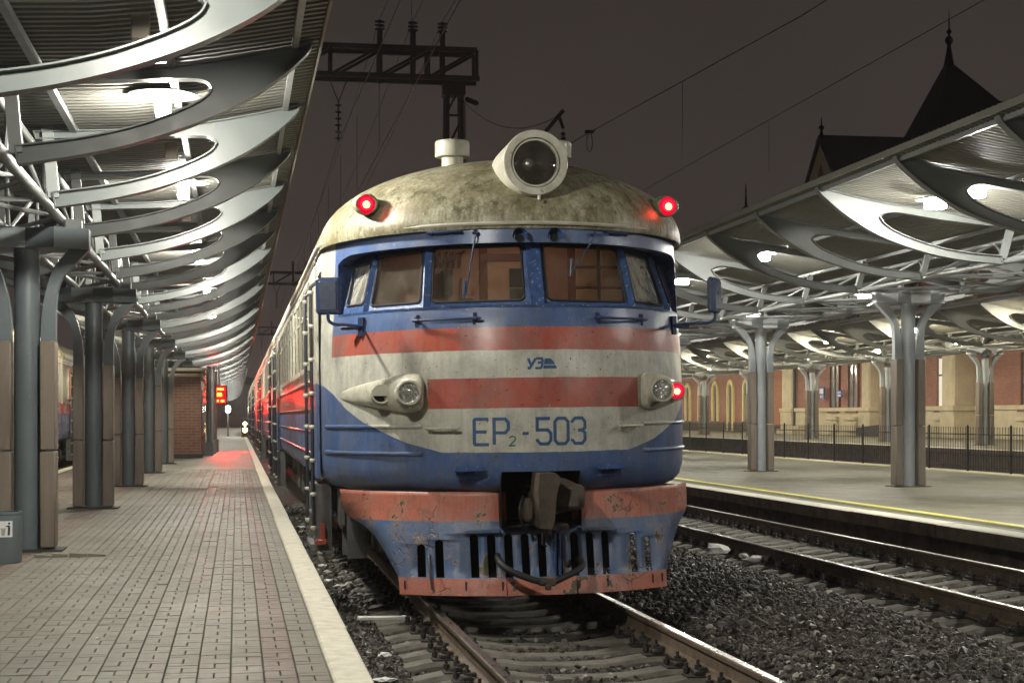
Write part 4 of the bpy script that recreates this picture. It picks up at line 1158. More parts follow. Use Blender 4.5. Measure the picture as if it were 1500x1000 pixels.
def side_details(root, b0, b1, wside=1.69, cab=False, sides=(-1, 1)):
    for sgn in sides:
        y = b0 + 1.55 if not cab else b0 + 1.25
        while y < b1 - 1.5:
            wn = link('window', WF, root, (sgn * (1.672 + 0.008), y, 2.52)); link('pane', WP, wn, (0, 0, 0)); y += 1.16
        for z, r_, mt in ((1.97, 0.02, 'rail_red'), (1.69, 0.018, 'rail_red'), (1.46, 0.014, 'side_paint'), (1.24, 0.014, 'side_paint'), (3.02, 0.02, 'rail_red'), (3.12, 0.016, 'white_paint')):
            mb = MB(); mb.tube([(sgn * (lerp_table(BODY, z, 1) + 0.004), b0 + (0.1 if cab else 0.0), z), (sgn * (lerp_table(BODY, z, 1) + 0.004), b1, z)], r_, 6)
            part('side_rib', mb, M[mt], root)
mb = MB(); mb.lathe([(0.0, -0.028), (0.028, -0.012), (0.028, 0.012), (0.0, 0.028)], n=8, cap=False); KNOB = mb.mesh('rail_knob', M['white_paint'], 60)
def handrails(root, y, sgn=-1, zt=2.85, zb=0.55):
    for yy in (y, y + 1.25):
        x = sgn * (1.69 + 0.06)
        mb = MB(); mb.tube([(x + sgn * -0.06, yy, zt), (x, yy, zt - 0.05), (x, yy, zb)], 0.017, 8)
        hr = part('door_handrail', mb, M['rail_dark'], root)
        for k in range(8): link('rail_knob', KNOB, hr, (sgn * 1.75, yy, zb + (zt - zb - 0.1) * k / 7))
    mb = MB(); mb.box((sgn * 1.692, y + 0.62, 2.02), (0.03, 1.1, 1.95)); dr = part('door', mb, M['cab' if root is train else 'side_paint'], root)
    mb = MB(); mb.box((sgn * 1.71, y + 0.62, 2.5), (0.012, 0.5, 0.6), ch=0.004); part('door_window', mb, M['curtain'], dr)
    mb = MB()
    for k in range(3): mb.box((sgn * (1.66 - 0.02 * k), y + 0.62, 0.42 + 0.28 * k), (0.22, 0.9, 0.03))
    for yy in (y + 0.1, y + 1.15): mb.box((sgn * 1.66, yy, 0.68), (0.16, 0.03, 0.60))
    part('door_steps', mb, M['under_grey'], root)
side_details(train, 3.0, CAR_L - 2.6, cab=True)
handrails(train, 2.12, -1, 2.85, 0.60); handrails(train, CAR_L - 2.6, -1)
mb = MB(); mb.box((-1.68, 2.35, 0.47), (0.10, 0.6, 0.05), ch=0.01); mb.box((-1.67, 2.1, 0.56), (0.04, 0.05, 0.16)); part('boarding_step', mb, M['rail_red'], train)
# roof side louvres
mb = MB()
for k in range(9):
    for j in range(3):
        mb.box((-1.55 + 0.07 * j, 4.0 + k * 0.9, 3.42 + j * 0.075), (0.05, 0.30, 0.03), rot=Matrix.Rotation(0.7, 3, 'Y'))
part('roof_louvre', mb, M['under'], train)
# underframe
def bogie(root, yc, tag_=''):
    mb = MB()
    for s in (-1, 1):
        mb.box((s * 1.05, yc, 0.55), (0.16, 3.0, 0.22), ch=0.03)
        for q in (-1.2, 1.2): mb.box((s * 1.08, yc + q, 0.48), (0.22, 0.34, 0.30), ch=0.04)
        mb.lathe([(0.16, -0.12), (0.16, 0.12)], (s * 1.08, yc, 0.70), (0, 0, 1), 14)
    bg_ = part('bogie', mb, M['under'], root)
    for q in (-1.2, 1.2):
        mb = MB()
        for s in (-1, 1): mb.lathe([(0.2, -0.07), (0.44, -0.06), (0.46, 0.0), (0.475, 0.05), (0.475, 0.07), (0.2, 0.07)], (s * 0.80, yc + q, 0.475), (-s, 0, 0), 28)
        mb.tube([(-0.85, yc + q, 0.475), (0.85, yc + q, 0.475)], 0.08, 12)
        part('wheelset', mb, M['iron_rust'], bg_)
    return bg_
bogie(train, 3.6); bogie(train, 16.2)
mb = MB(); mb.box((0, CAR_L / 2 + 0.9, 0.99), (3.0, CAR_L - 3.6, 0.12)); 
for k in range(5): mb.box((-1.25, 6.6 + k * 1.7, 0.72), (0.45, 1.3, 0.5), ch=0.03); mb.box((1.25, 6.6 + k * 1.7, 0.72), (0.45, 1.3, 0.5), ch=0.03)
part('underframe', mb, M['under'], train)
mb = MB(); mb.box((-1.50, 2.0, 0.80), (0.05, 0.42, 0.34), ch=0.01); mb.box((-1.38, 1.75, 0.62), (0.18, 0.03, 0.56)); mb.box((-1.44, 2.1, 0.60), (0.10, 0.10, 0.5))
part('step_bracket', mb, M['under_grey'], train)

# following cars of the same train
def make_carriage(y0):
    r = thing('passenger_carriage', 'blue, red and cream carriage coupled right behind the leading cab car', 'carriage', (TR, y0, 0), group='carriages coupled behind the cab car')
    zz = [0.96, 1.0, 1.06, 1.15, 1.3, 1.69, 1.97, 2.3, 2.6, 2.9, 3.16]
    def prof(): return [(-lerp_table(BODY, z, 1), z) for z in zz] + [(-1.68 * math.cos(R(a)) ** 0.93, 3.165 + 0.73 * math.sin(R(a))) for a in range(6, 90, 7)]
    pr = prof(); full = pr + [(-a, z) for a, z in pr[::-1]]
    nb = len(zz)
    mb = MB(); bodyp = full[:nb] + full[-nb:]
    mb.prism(bodyp, 0, CAR_L); part('body_shell', mb, M['side_paint'], r, sharp=40)
    mb = MB(); mb.prism(full[nb - 1:len(full) - nb + 1], 0.02, CAR_L - 0.02); part('roof', mb, M['cab_roof'], r, sharp=40)
    side_details(r, 0.05, CAR_L - 0.05, sides=(-1,))
    handrails(r, 1.6, -1); handrails(r, CAR_L - 2.9, -1)
    bogie(r, 3.0); bogie(r, 16.4)
    mb = MB(); mb.box((0, CAR_L / 2, 0.95), (2.9, CAR_L - 1, 0.1))
    for k in range(5): mb.box((-1.25, 6.2 + k * 1.7, 0.72), (0.45, 1.3, 0.5), ch=0.03)
    part('underframe', mb, M['under'], r)
    return r
c1 = make_carriage(TY + 20.0)
LB = ['blue, red and cream carriage coupled second behind the leading cab car', 'blue, red and cream carriage coupled third behind the leading cab car', 'blue, red and cream carriage at the far tail of the train']
for k in range(3): copy_tree(c1, (TR, TY + 20.0 * (k + 2), 0), LB[k])
# train on the far side of the island platform
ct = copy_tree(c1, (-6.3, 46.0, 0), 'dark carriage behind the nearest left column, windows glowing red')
M['pane_reflection'] = mat_emit('carriage_window_glow', (1.0, 0.22, 0.10), 0.55)  # red reflection in the panes put in as emission
gp = WP.copy(); gp.materials[0] = M['pane_reflection']
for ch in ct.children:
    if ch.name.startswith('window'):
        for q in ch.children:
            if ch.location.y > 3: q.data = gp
ct["group"] = 'carriages at the left edge of the island platform'
ct.rotation_euler = (0, 0, math.pi)
lb2 = ['dark carriage standing second in the row left of the columns', 'dark carriage standing third in the row left of the columns', 'dark carriage standing farthest in the row left of the columns']
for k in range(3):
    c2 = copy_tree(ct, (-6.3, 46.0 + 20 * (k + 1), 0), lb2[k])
# ================================================================== CANOPIES, COLUMNS, LAMPS
FIN_L = [(0.60,4.59),(0.03,4.46),(-0.38,4.38),(-0.99,4.31),(-1.89,4.27),(-1.86,4.19),(-1.29,4.225),(-0.79,4.24),(-0.48,4.262),(-0.30,4.265),(-0.23,4.245),(-0.20,4.20),(-0.225,4.15),(-0.30,4.09),(-0.48,4.00),(-0.79,3.88),(-1.19,3.78),(-1.71,3.705),(-1.69,3.555),(-1.19,3.64),(-0.79,3.74),(-0.42,3.87),(-0.15,3.985),(0.14,4.145),(0.41,4.345),(0.55,4.485),(0.595,4.55)]
FIN_R = [(-0.010,0.004),(0.04,-0.02),(0.193,-0.126),(0.32,-0.19),(0.453,-0.245),(0.726,-0.335),(0.963,-0.499),(0.963,-0.525),(0.803,-0.489),(0.584,-0.417),(0.453,-0.357),(0.395,-0.345),(0.350,-0.368),(0.331,-0.431),(0.350,-0.514),(0.399,-0.607),(0.475,-0.699),(0.584,-0.802),(0.693,-0.878),(0.836,-0.931),(0.991,-0.962),(0.996,-1.096),(0.803,-1.050),(0.66,-0.995),(0.52,-0.90),(0.366,-0.758),(0.27,-0.63),(0.193,-0.499),(0.12,-0.36),(0.05,-0.20),(0.0,-0.07)]
def inset(poly, d):
    n = len(poly); P = [Vector(p) for p in poly]
    ar = sum(P[i].x * P[(i + 1) % n].y - P[(i + 1) % n].x * P[i].y for i in range(n)); s = 1 if ar > 0 else -1
    out = []
    for i in range(n):
        a = (P[i] - P[i - 1]).normalized(); b = (P[(i + 1) % n] - P[i]).normalized()
        na, nb = Vector((-a.y, a.x)) * s, Vector((-b.y, b.x)) * s
        m_ = (na + nb); m_.normalize(); k = d / max(0.45, m_.dot(na)); out.append(P[i] + m_ * min(k, d * 1.6))
    return [(p.x, p.y) for p in out]
def chaikin(poly, it=2):
    P_ = [Vector(p) for p in poly]
    for _ in range(it):
        out = []; n = len(P_)
        for i in range(n):
            a, b, c = P_[i - 1], P_[i], P_[(i + 1) % n]
            if (b - a).angle(c - b) > R(42): out.append(b)
            else: out += [b.lerp(a, 0.22), b.lerp(c, 0.22)]
        P_ = out
    return [(p.x, p.y) for p in P_]
def fin_mesh(poly, wd=0.15):
    poly = chaikin(poly); mb = MB(); q = inset(poly, 0.012); N = len(poly)
    mb.prism(q, -0.008, 0.008)
    for y in (-wd / 2, wd / 2):
        o = len(mb.v); mb.v.extend([(x, y, z) for x, z in poly] + [(x, y, z) for x, z in q])
        for i in range(N):
            j = (i + 1) % N; mb.f.append((o + i, o + j, o + N + j, o + N + i)); mb.m.append(0)
    for pl_ in (poly, q):
        o = len(mb.v); mb.v.extend([(x, -wd / 2, z) for x, z in pl_] + [(x, wd / 2, z) for x, z in pl_])
        for i in range(N):
            j = (i + 1) % N; mb.f.append((o + i, o + j, o + N + j, o + N + i)); mb.m.append(0)
    return mb
def roof_sheet(prof, y0, y1, pitch=0.14, dep=0.030):
    """corrugated sheet: ribs run along the slope, profile stepped along y"""
    n = int((y1 - y0) / pitch); ys_, dz = [], []
    for i in range(n):
        y = y0 + i * pitch
        ys_ += [y, y + pitch * 0.40, y + pitch * 0.55, y + pitch * 0.85]; dz += [0, 0, dep, dep]
    V = np.array([[(x, y, z + d) for (x, z) in prof] for y, d in zip(ys_, dz)])
    a, b = V.shape[:2]; idx = np.arange(a * b).reshape(a, b)
    F = np.stack([idx[:-1, :-1], idx[1:, :-1], idx[1:, 1:], idx[:-1, 1:]], -1).reshape(-1, 4)
    return V.reshape(-1, 3), F
def bar_obj(name, a, b, wd, hg, mat, parent, up=(0, 0, 1)):
    mb = MB(); mb.bar(a, b, wd, hg, up=up); return part(name, mb, mat, parent)
def canopy(name, label, xc, tip, root, ztip, zroot, poly, roofprof, y0, y1, fins, sides, yR, group, ymax2=1e9, fm='fin_pale'):
    """xc: column line; poly drawn for the -x side of its own root, mirrored for the other half"""
    t = thing(name, label, 'canopy', (xc, 0, 0), group=group)
    for sgn in sides:
        pl_ = [((x - xc) * (1 if sgn > 0 else -1), z) for x, z in poly]
        me = fin_mesh(pl_).mesh('canopy_fin', M[fm], 30)
        for y in fins:
            if sgn == sides[0] or y < ymax2: link('canopy_fin', me, t, (0, y, 0))
    rp = [(x - xc, z) for x, z in roofprof]
    full = rp + [(-x, z) for x, z in rp[::-1]]
    V, F = roof_sheet(full, y0, y1)
    link('roof_sheet', fast_mesh('roof_sheet', V, F, M['roof_dark' if fm == 'fin_paint' else 'roof_sheet']), t)
    V2 = V.copy(); V2[:, 2] += 0.045
    link('roof_top', fast_mesh('roof_top', V2, F, M['roof_sheet']), t)
    xe, ze = rp[0]
    for s in (-1, 1):
        k = 1 if xe > 0 else -1
        # eave purlin and fascia
        mb = MB(); mb.box((s * (abs(xe) - 0.20), (y0 + y1) / 2, ze - 0.055), (0.05, y1 - y0, 0.07)); part('eave_purlin', mb, M['truss_paint'], t)
        mb = MB(); mb.box((s * (abs(xe) + 0.012), (y0 + y1) / 2, ze + 0.01), (0.02, y1 - y0, 0.09)); part('eave_fascia', mb, M['roof_sheet'], t)
        for f in (0.42, 0.78):
            xp = abs(xe) * (1 - f); zp = np.interp(-xp, [-abs(a) for a, b in rp], [b for a, b in rp])
            mb = MB(); mb.box((s * xp, (y0 + y1) / 2, float(zp) - 0.035), (0.06, y1 - y0, 0.06)); part('roof_purlin', mb, M['truss_paint'], t)
    # central truss
    xr = abs(root - xc); zt = min(z for x, z in roofprof) - 0.10
    for s in (-1, 1):
        mb = MB(); mb.tube([(s * (xr - 0.09), y0, zroot - 0.01), (s * (xr - 0.09), y1, zroot - 0.01)], 0.05, 10); part('truss_chord', mb, M['truss_paint'], t)
        mb = MB(); mb.tube([(s * xr * 0.45, y0, zt), (s * xr * 0.45, y1, zt)], 0.04, 10); part('truss_chord', mb, M['truss_paint'], t)
    pitch = fins[1] - fins[0]
    def brace(a, b, r=0.024):
        mb = MB(); mb.tube([a, b], r, 7); return mb.mesh('truss_brace', M['truss_paint'], 40)
    B = []
    for s in (-1, 1):
        B += [brace((s * (xr - 0.09), 0, zroot), (s * xr * 0.45, pitch / 2, zt)), brace((s * xr * 0.45, pitch / 2, zt), (s * (xr - 0.09), pitch, zroot))]
    B += [brace((-xr + 0.09, 0, zroot), (xr - 0.09, pitch / 2, zroot)), brace((xr - 0.09, pitch / 2, zroot), (-xr + 0.09, pitch, zroot)), brace((-xr + 0.09, 0, zroot), (xr - 0.09, 0, zroot))]
    mb = MB(); mb.bar((-xr, 0, zroot + 0.02), (-xr * 0.86, 0, zt + 0.12), 0.10, 0.10, up=(0, 1, 0)); stm = mb.mesh('fin_strut', M['truss_paint'], 30)
    mb = MB(); mb.bar((xr, 0, zroot + 0.02), (xr * 0.86, 0, zt + 0.12), 0.10, 0.10, up=(0, 1, 0)); stm2 = mb.mesh('fin_strut', M['truss_paint'], 30)
    nb_ = 0
    for y in fins:
        if y > yR or nb_ > 270: break
        for me in B: link('truss_brace', me, t, (0, y, 0)); nb_ += 1
        link('fin_strut', stm, t, (0, y, 0)); link('fin_strut', stm2, t, (0, y, 0))
    return t
FY_L = [16.25 + 2.717 * k for k in range(-4, 80)]
RP_L = [(0.66, 4.62), (0.03, 4.50), (-0.38, 4.425), (-0.99, 4.355), (-1.89, 4.315), (-2.13, 4.31)]
canopy('platform_canopy', 'grey canopy with curved horn shaped fins over the island platform beside the train', -2.13, 0.6, -1.70, 4.59, 3.63, FIN_L, RP_L, -16, 234, FY_L, (1, -1), 104, 'platform canopies', 104, 'fin_paint')
FIN_M = [(8.9 + 3.05 * u, 5.15 + 1.05 * v) for u, v in FIN_R]
RP_M = [(8.76, 5.17), (9.5, 5.045), (10.3, 4.935), (11.2, 4.85), (11.9, 4.70), (12.6, 4.62), (13.07, 4.60)]
FY_M = [18.60 + 3.13 * k for k in range(-2, 24)]
canopy('platform_canopy', 'pale lit canopy over the middle platform, nearest canopy right of the train', 13.07, 8.9, 11.95, 5.15, 4.07, FIN_M, RP_M, 2, 92, FY_M, (1, -1), 70, 'platform canopies')
FIN_F = [(x - 13.07 + 27.2, z + 0.08) for x, z in FIN_M]; RP_F = [(x - 13.07 + 27.2, z + 0.08) for x, z in RP_M]
FY_F = [37 + 3.13 * k for k in range(36)]
canopy('platform_canopy', 'pale canopy along the station building, seen beyond the black fence', 27.2, 23.0, 26.1, 5.23, 4.15, FIN_F, RP_F, 34, 150, FY_F, (1, -1), 120, 'platform canopies')

def column(x, y, zb, zc, sc_, label, group, mat='col_paint'):
    """zb platform level, zc underside of the capital"""
    t = thing('canopy_column', label, 'column', (x, y, zb), group=group)
    H = zc - zb; r = 0.13 * sc_ ** 0.5
    mb = MB(); mb.tube([(0, 0, 0), (0, 0, H)], r, 24, cap=False); part('shaft', mb, M[mat], t)
    half = 0.63 * sc_; hp = [(-half, -0.13), (-0.30 * sc_, -0.31), (0, -0.16), (0.30 * sc_, -0.31), (half, -0.13), (half, 0.13), (0.30 * sc_, 0.31), (0, 0.16), (-0.30 * sc_, 0.31), (-half, 0.13)]
    mb = MB(); mb.prism(hp, H, H + 0.21 * sc_, axes='xy'); cpt = part('capital', mb, M[mat], t, sharp=20)
    mb = MB()
    for q in (-1, 1): mb.box((q * half * 0.75, 0, H + 0.21 * sc_ + 0.05), (0.16, 0.16, 0.10)); mb.tube([(q * half * 0.45, 0.1, H + 0.21 * sc_), (q * half * 0.62, 0.1, H + 0.21 * sc_ + 0.13)], 0.02, 6)
    part('bearing', mb, M['truss_paint'], cpt)
    zbd = 0.695 * H
    for s in (-1, 1):
        o = [(r + 0.165, zbd), (r + 0.17, zbd + 0.13 * H), (r + 0.215, zbd + 0.20 * H), (0.50 * half + 0.19, zbd + 0.262 * H), (half * 0.99, H)]
        i_ = [(half * 0.68, H), (half * 0.47, zbd + 0.255 * H), (r + 0.085, zbd + 0.19 * H), (r + 0.03, zbd + 0.10 * H), (r + 0.015, zbd)]
        sm = [(p.x, p.z) for p in smooth_path([(a, 0, b) for a, b in o], 4)] + [(p.x, p.z) for p in smooth_path([(a, 0, b) for a, b in i_], 4)]
        mb = MB(); mb.prism([(s * a, b) for a, b in sm], -0.075, 0.075); part('bracket_arm', mb, M[mat], t, sharp=30)
        for (z0, z1) in ((0.03, 0.33 * H), (0.333 * H, zbd)):
            mb = MB(); mb.box((s * (r + 0.09), 0, (z0 + z1) / 2), (0.155, 0.30, z1 - z0 - 0.004), ch=0.012); part('cladding_board', mb, M['board'], t)
    mb = MB(); mb.box((0, 0, 0.008), (0.75, 0.5, 0.02)); part('base_plate', mb, M['under'], t)
    return t
CLB = ['grey column standing nearest the camera behind the litter bin', 'grey column with wooden cladding boards, second from the litter bin', 'grey column with cladding boards, third from the litter bin',
       'grey column with cladding boards, fourth from the litter bin', 'grey column just in front of the brick kiosk', 'grey column beside the brick kiosk wall', 'grey column just beyond the brick kiosk', 'grey column before the red display', 'grey column under the far end of the left canopy']
for k, lb in enumerate(CLB):
    c_ = column(-2.13, 17.78 + 8.13 * k, PZ, 3.31, 1.0, lb, 'columns of the left canopy') if k == 0 else copy_tree(col0, (-2.13, 17.78 + 8.13 * k, PZ), lb)
    if k == 0: col0 = c_
col1 = column(13.07, 31.3, PZ, 3.83, 1.12, 'pale grey forked column nearest on the middle platform', 'columns of the middle canopy', 'col_pale')
for k, lb in enumerate(['pale grey forked column second on the middle platform, right of the train', 'pale forked column on the middle platform hidden behind the train lamp', 'pale forked column on the middle platform far behind the train']):
    copy_tree(col1, (13.07, 40.7 + 9.4 * k, PZ), lb)
colf = column(27.2, 58.0, 0.555, 3.90, 1.05, 'forked column on the station platform by the dark brick wall', 'columns of the station canopy', 'col_pale')
for k, lb in enumerate(['forked column on the station platform beside the nearest middle column', 'forked column on the station platform between two small blue signs', 'forked column on the station platform behind the second middle column', 'forked column on the station platform before the arched windows', 'forked column on the station platform near the train lamp']):
    copy_tree(colf, (27.2, 67.4 + 9.4 * k, 0.555), lb)

# ---- lamps
def lamp_proto(hang, label, group, mat='lamp_glow', dim=(0.12, 0.24, 0.17)):
    t = thing('canopy_lamp', label, 'lamp', group=group)
    mb = MB(); mb.box((0, 0, 0.04), (dim[0] + 0.05, dim[1] + 0.05, 0.03), ch=0.008)
    mb.lathe([(0.30, 0.008), (0.30, 0.014), (0.10, 0.03)], n=20); mb.box((0, 0, 0.03 + hang / 2 + 0.02), (0.05, 0.10, hang)); part('housing', mb, M['lamp_box'], t)  # wide hood disc added to keep lamp light off the canopy roof
    mb = MB(); mb.box((0, 0, -dim[2] / 2), dim, ch=0.012); part('diffuser', mb, M[mat], t)
    return t
M['lamp_glow'] = mat_emit('lamp_glow', (1.0, 0.965, 0.85), LAMP_L)
M['lamp_glow_mid'] = mat_emit('lamp_glow_mid', (1.0, 0.975, 0.88), LAMP_M)
M['lamp_glow_far'] = mat_emit('lamp_glow_far', (1.0, 0.90, 0.66), LAMP_F)
def lamps(x, z, ys_, hang, lab, group, mat, dim=(0.12, 0.24, 0.17)):
    p = None
    for i, y in enumerate(ys_):
        lb = lab if isinstance(lab, str) else lab[i]
        if p is None: p = lamp_proto(hang, lb, group, mat, dim); p.location = (x, y, z)
        else: copy_tree(p, (x, y, z), lb)
off = 'white canopy lamp above the nearest pale fin, just out of view'
lamps(-0.62, 4.325, [14.6, 9.2, 20.0, 28.3, 35.6], 0.02,
      ['bright white lamp behind the large black fin, second fin from the top', off, 'bright white lamp below the second pale fin on the left', 'lit lamp hidden behind the fins beyond the second bright lamp', 'small lit lamp among the receding left fins'], 'lamps under the left canopy', 'lamp_glow')
lamps(-0.62, 4.325, [44.6 + 8.15 * k for k in range(22)], 0.02, [ORD[k] + ' tiny lamp receding under the left canopy beyond the fifth pale fin' for k in range(22)], 'lamps in the far row under the left canopy', 'lamp_glow')
lamps(-3.64, 4.325, [36.4, 44.6, 60.9], 0.02, [o_ + ' unseen lamp added behind the grey columns to light the left train' for o_ in ORD], 'lamps under the left canopy', 'lamp_glow_far')  # added out of sight to brighten the train on the left
# unlit lamp brackets seen between the fins
ub = thing('lamp_bracket', 'unlit lamp bracket hanging behind the large pale fin at the top', 'bracket', (-0.66, 11.9, 4.42), group='unlit brackets under the left canopy')
mb = MB(); mb.box((0, 0, -0.10), (0.13, 0.05, 0.22), ch=0.01); part('plate', mb, M['board'], ub)
mb = MB(); mb.box((-0.03, 0, 0.03), (0.16, 0.08, 0.05), ch=0.01); part('clamp', mb, M['under_grey'], ub)
for k, lb in enumerate(['unlit lamp bracket above the second pale fin', 'unlit lamp bracket above the third pale fin', 'unlit lamp bracket deeper under the left canopy']):
    copy_tree(ub, (-0.66, 17.4 + 5.43 * k, 4.42), lb)
offm = [o_ + ' white lamp over the near half of the middle platform, out of view' for o_ in ORD]
lamps(10.2, 4.79, [23.4, 4.7, 13.0, 22.1, 31.7, 37.7, 47.2, 56.6, 66.0], 0.08,
      ['lit white lamp left of the large dark fin under the middle canopy', offm[0], offm[1], 'lit white lamp right of the large dark fin, close beside another lamp', 'lit white lamp under the middle canopy beside the third fin from the train', 'lit white lamp nearest the train mirror', offm[2], offm[3], offm[4]], 'lamps under the middle canopy', 'lamp_glow_mid', (0.28, 0.16, 0.12))
lamps(15.94, 4.73, [22.0, 31.7, 41, 50.4, 59.8, 69], 0.14, [o_ + ' white lamp along the far half of the middle canopy, seen through its truss' for o_ in ORD], 'lamps under the middle canopy', 'lamp_glow_mid', (0.28, 0.16, 0.12))
lamps(24.4, 4.82, [48, 57.4, 66.8, 76.2, 85.6, 95, 104.4, 113.8, 123], 0.14, [o_ + ' small white lamp along the near half of the station building canopy' for o_ in ORD], 'lamps under the station canopy', 'lamp_glow_far', (0.32, 0.22, 0.14))
lamps(30.2, 4.82, [57.4, 66.8, 76.2, 85.6, 95, 104.4, 113.8, 123, 132], 0.14, [o_ + ' small white lamp close to the brick station wall, under its canopy' for o_ in ORD], 'lamps under the station canopy', 'lamp_glow_far', (0.32, 0.22, 0.14))

# ================================================================== GANTRIES AND WIRES
def insulator(mb, a, b, n=5, r=0.07):
    a, b = Vector(a), Vector(b); d = (b - a)
    mb.tube([a, b], 0.02, 6)
    for k in range(n):
        mb.lathe([(0.02, -0.03), (r, -0.01), (r, 0.01), (0.02, 0.03)], a + d * (k + 0.5) / n, d, 10, cap=False)
def gantry(y, label):
    t = thing('catenary_gantry', label, 'gantry', (0, y, 0), group='overhead line gantries')
    x0, x1, zb, zt = -9.0, 5.42, 9.33, 9.98
    for yy in (-0.28, 0.28):
        for z in (zb, zt): bar_obj('gantry_chord', (x0, yy, z), (x1 + (0.06 if z == zb else 0), yy, z), 0.10, 0.11, M['gantry'], t)
    n = 13; mbs = []
    v = MB(); v.bar((0, 0, zb), (0, 0, zt), 0.07, 0.07); vm = v.mesh('gantry_post', M['gantry'])
    dx = (x1 - x0) / n
    d = MB(); d.bar((0, 0, zb), (dx, 0, zt), 0.06, 0.06); dm = d.mesh('gantry_brace', M['gantry'])
    d2 = MB(); d2.bar((0, -0.28, 0), (dx, 0.28, 0), 0.05, 0.05); d2m = d2.mesh('gantry_brace', M['gantry'])
    for i in range(n + 1):
        for yy in (-0.28, 0.28):
            link('gantry_post', vm, t, (x0 + i * dx, yy, 0))
            if i < n: link('gantry_brace', dm, t, (x0 + i * dx, yy, 0))
        if i < n: link('gantry_brace', d2m, t, (x0 + i * dx, 0, zt))
    for x in (4.92, -8.6):
        mb = MB()
        for q in (-0.20, 0.20):
            mb.bar((x + q * 1.25, -0.15, -0.3), (x + q * 0.8, -0.15, zb), 0.10, 0.10); mb.bar((x + q * 1.25, 0.15, -0.3), (x + q * 0.8, 0.15, zb), 0.10, 0.10)
        mb.box((x, 0, zb - 0.22), (0.50, 0.42, 0.30))
        part('mast_leg', mb, M['gantry'], t)
        for k in range(11):
            z = 0.3 + k * 0.82
            mb = MB(); mb.bar((x - 0.2, -0.15, z), (x + 0.2, -0.15, z), 0.06, 0.05); mb.bar((x - 0.2, -0.15, z), (x + 0.2, -0.15, z + 0.8), 0.05, 0.05); part('mast_brace', mb, M['gantry'], t)
    for x in (3.22, 3.98, 4.66):
        mb = MB(); mb.bar((x, 0, zb - 0.12), (x, 0, 10.42), 0.12, 0.12); pp = part('insulator_post', mb, M['gantry'], t)
        mb = MB(); insulator(mb, (x, 0, 10.40), (x, 0, 10.66), 3, 0.12); part('insulator', mb, M['black'], pp)
    mb = MB(); mb.tube([(2.05, 0, zb), (2.28, 0, 8.75)], 0.012, 5); mb.tube([(2.5, 0, zb), (2.28, 0, 8.75)], 0.012, 5); insulator(mb, (2.28, 0, 8.75), (2.28, 0, 7.85), 6, 0.08)
    part('hanging_insulator', mb, M['black'], t)
    return t
g0 = gantry(38.2, 'dark lattice gantry over the train roof, nearest of the gantries')
for y, lb in ((98, 'small dark lattice gantry seen below the left canopy edge'), (158, 'tiny gantry farthest down the line')): copy_tree(g0, (0, y, 0), lb)
pp = part('lit_pipe', MB().tube([(5.2, 37.9, 4.0), (5.13, 37.9, 8.75)], 0.03, 8), M['truss_paint']); tag(pp, 'thin bright pipe standing against the gantry mast', 'pipe')
# single mast with inclined arm between the tracks
ms = thing('catenary_mast', 'dark mast with an inclined arm behind the big roof headlamp', 'mast', (4.85, 28.3, 0))
mb = MB()
for q in (-0.16, 0.16): mb.bar((q, 0, -0.3), (q * 0.7, 0, 6.0), 0.09, 0.09)
part('mast_leg', mb, M['gantry'], ms)
bar_obj('inclined_arm', (-0.1, 0, 5.9), (0.70, 0, 6.87), 0.07, 0.07, M['gantry'], ms)
mb = MB(); mb.bar((0.62, 0, 6.78), (0.70, 0, 6.55), 0.05, 0.05); insulator(mb, (0.70, 0, 6.50), (0.70, 0, 6.20), 4, 0.05); part('hanging_insulator', mb, M['black'], ms)
def wire(name, pts, r, label, group, sag=0.0):
    P_ = []
    for a, b in zip(pts, pts[1:]):
        a, b = Vector(a), Vector(b)
        for k in range(12):
            t = k / 12; p = a.lerp(b, t); p.z -= sag * 4 * t * (1 - t); P_.append(p)
    P_.append(Vector(pts[-1]))
    mb = MB(); mb.tube(P_, r * 0.8, 5, cap=False); return tag(part(name, mb, M['wire']), label, 'wire', group)
WG = 'overhead line wires'
wire('contact_wire', [(2.36, -6, 6.05), (2.36, 38.2, 6.05), (2.5, 98, 6.05), (2.36, 158, 6.05)], 0.010, 'low contact wire running straight above the train', WG)
wire('messenger_wire', [(2.30, -22, 7.9), (2.28, 38.2, 7.85), (2.28, 98, 7.85), (2.28, 158, 7.85)], 0.010, 'sagging messenger wire above the contact wire of the train', WG, 0.5)
for x, z, lb in ((3.22, 10.68, 'feeder wire on the left insulator post of the gantry'), (3.98, 10.68, 'feeder wire on the middle insulator post of the gantry'), (4.66, 10.68, 'feeder wire on the right insulator post of the gantry')):
    wire('feeder_wire', [(x, -22, z), (x, 38.2, z), (x, 98, z), (x, 158, z)], 0.011 if x > 4 else 0.009, lb, WG, 0.7)
wire('feeder_wire', [(1.2, -22, 7.6), (1.2, 38.2, 8.9), (1.2, 98, 8.9)], 0.007, 'thin wire left of the messenger wire above the train', WG, 0.4)
dm = MB(); dm.tube([(0, 0, 0), (0, 0, 1)], 0.005, 4); dme = dm.mesh('dropper', M['wire'])
for k in range(18):
    y = 12 + 5.2 * k
    o = link('dropper', dme, None, (2.32, y, 6.05)); o.scale = (1, 1, 7.86 - 6.05 - 0.35); tag(o, ORD[k] + ' thin dropper between messenger and contact wire, counted from the train nose', 'dropper', 'droppers of the overhead line')
wire('anchor_wire', [(5.5, 28.3, 6.80), (5.05, 38.0, 8.92)], 0.010, 'slack anchor wire from the gantry mast to the inclined arm', WG, 0.45)
mb = MB(); insulator(mb, (5.08, 37.2, 8.72), (5.14, 35.9, 8.38), 5, 0.06); tag(part('anchor_insulator', mb, M['black']), 'row of insulator discs on the slack anchor wire', 'insulator')
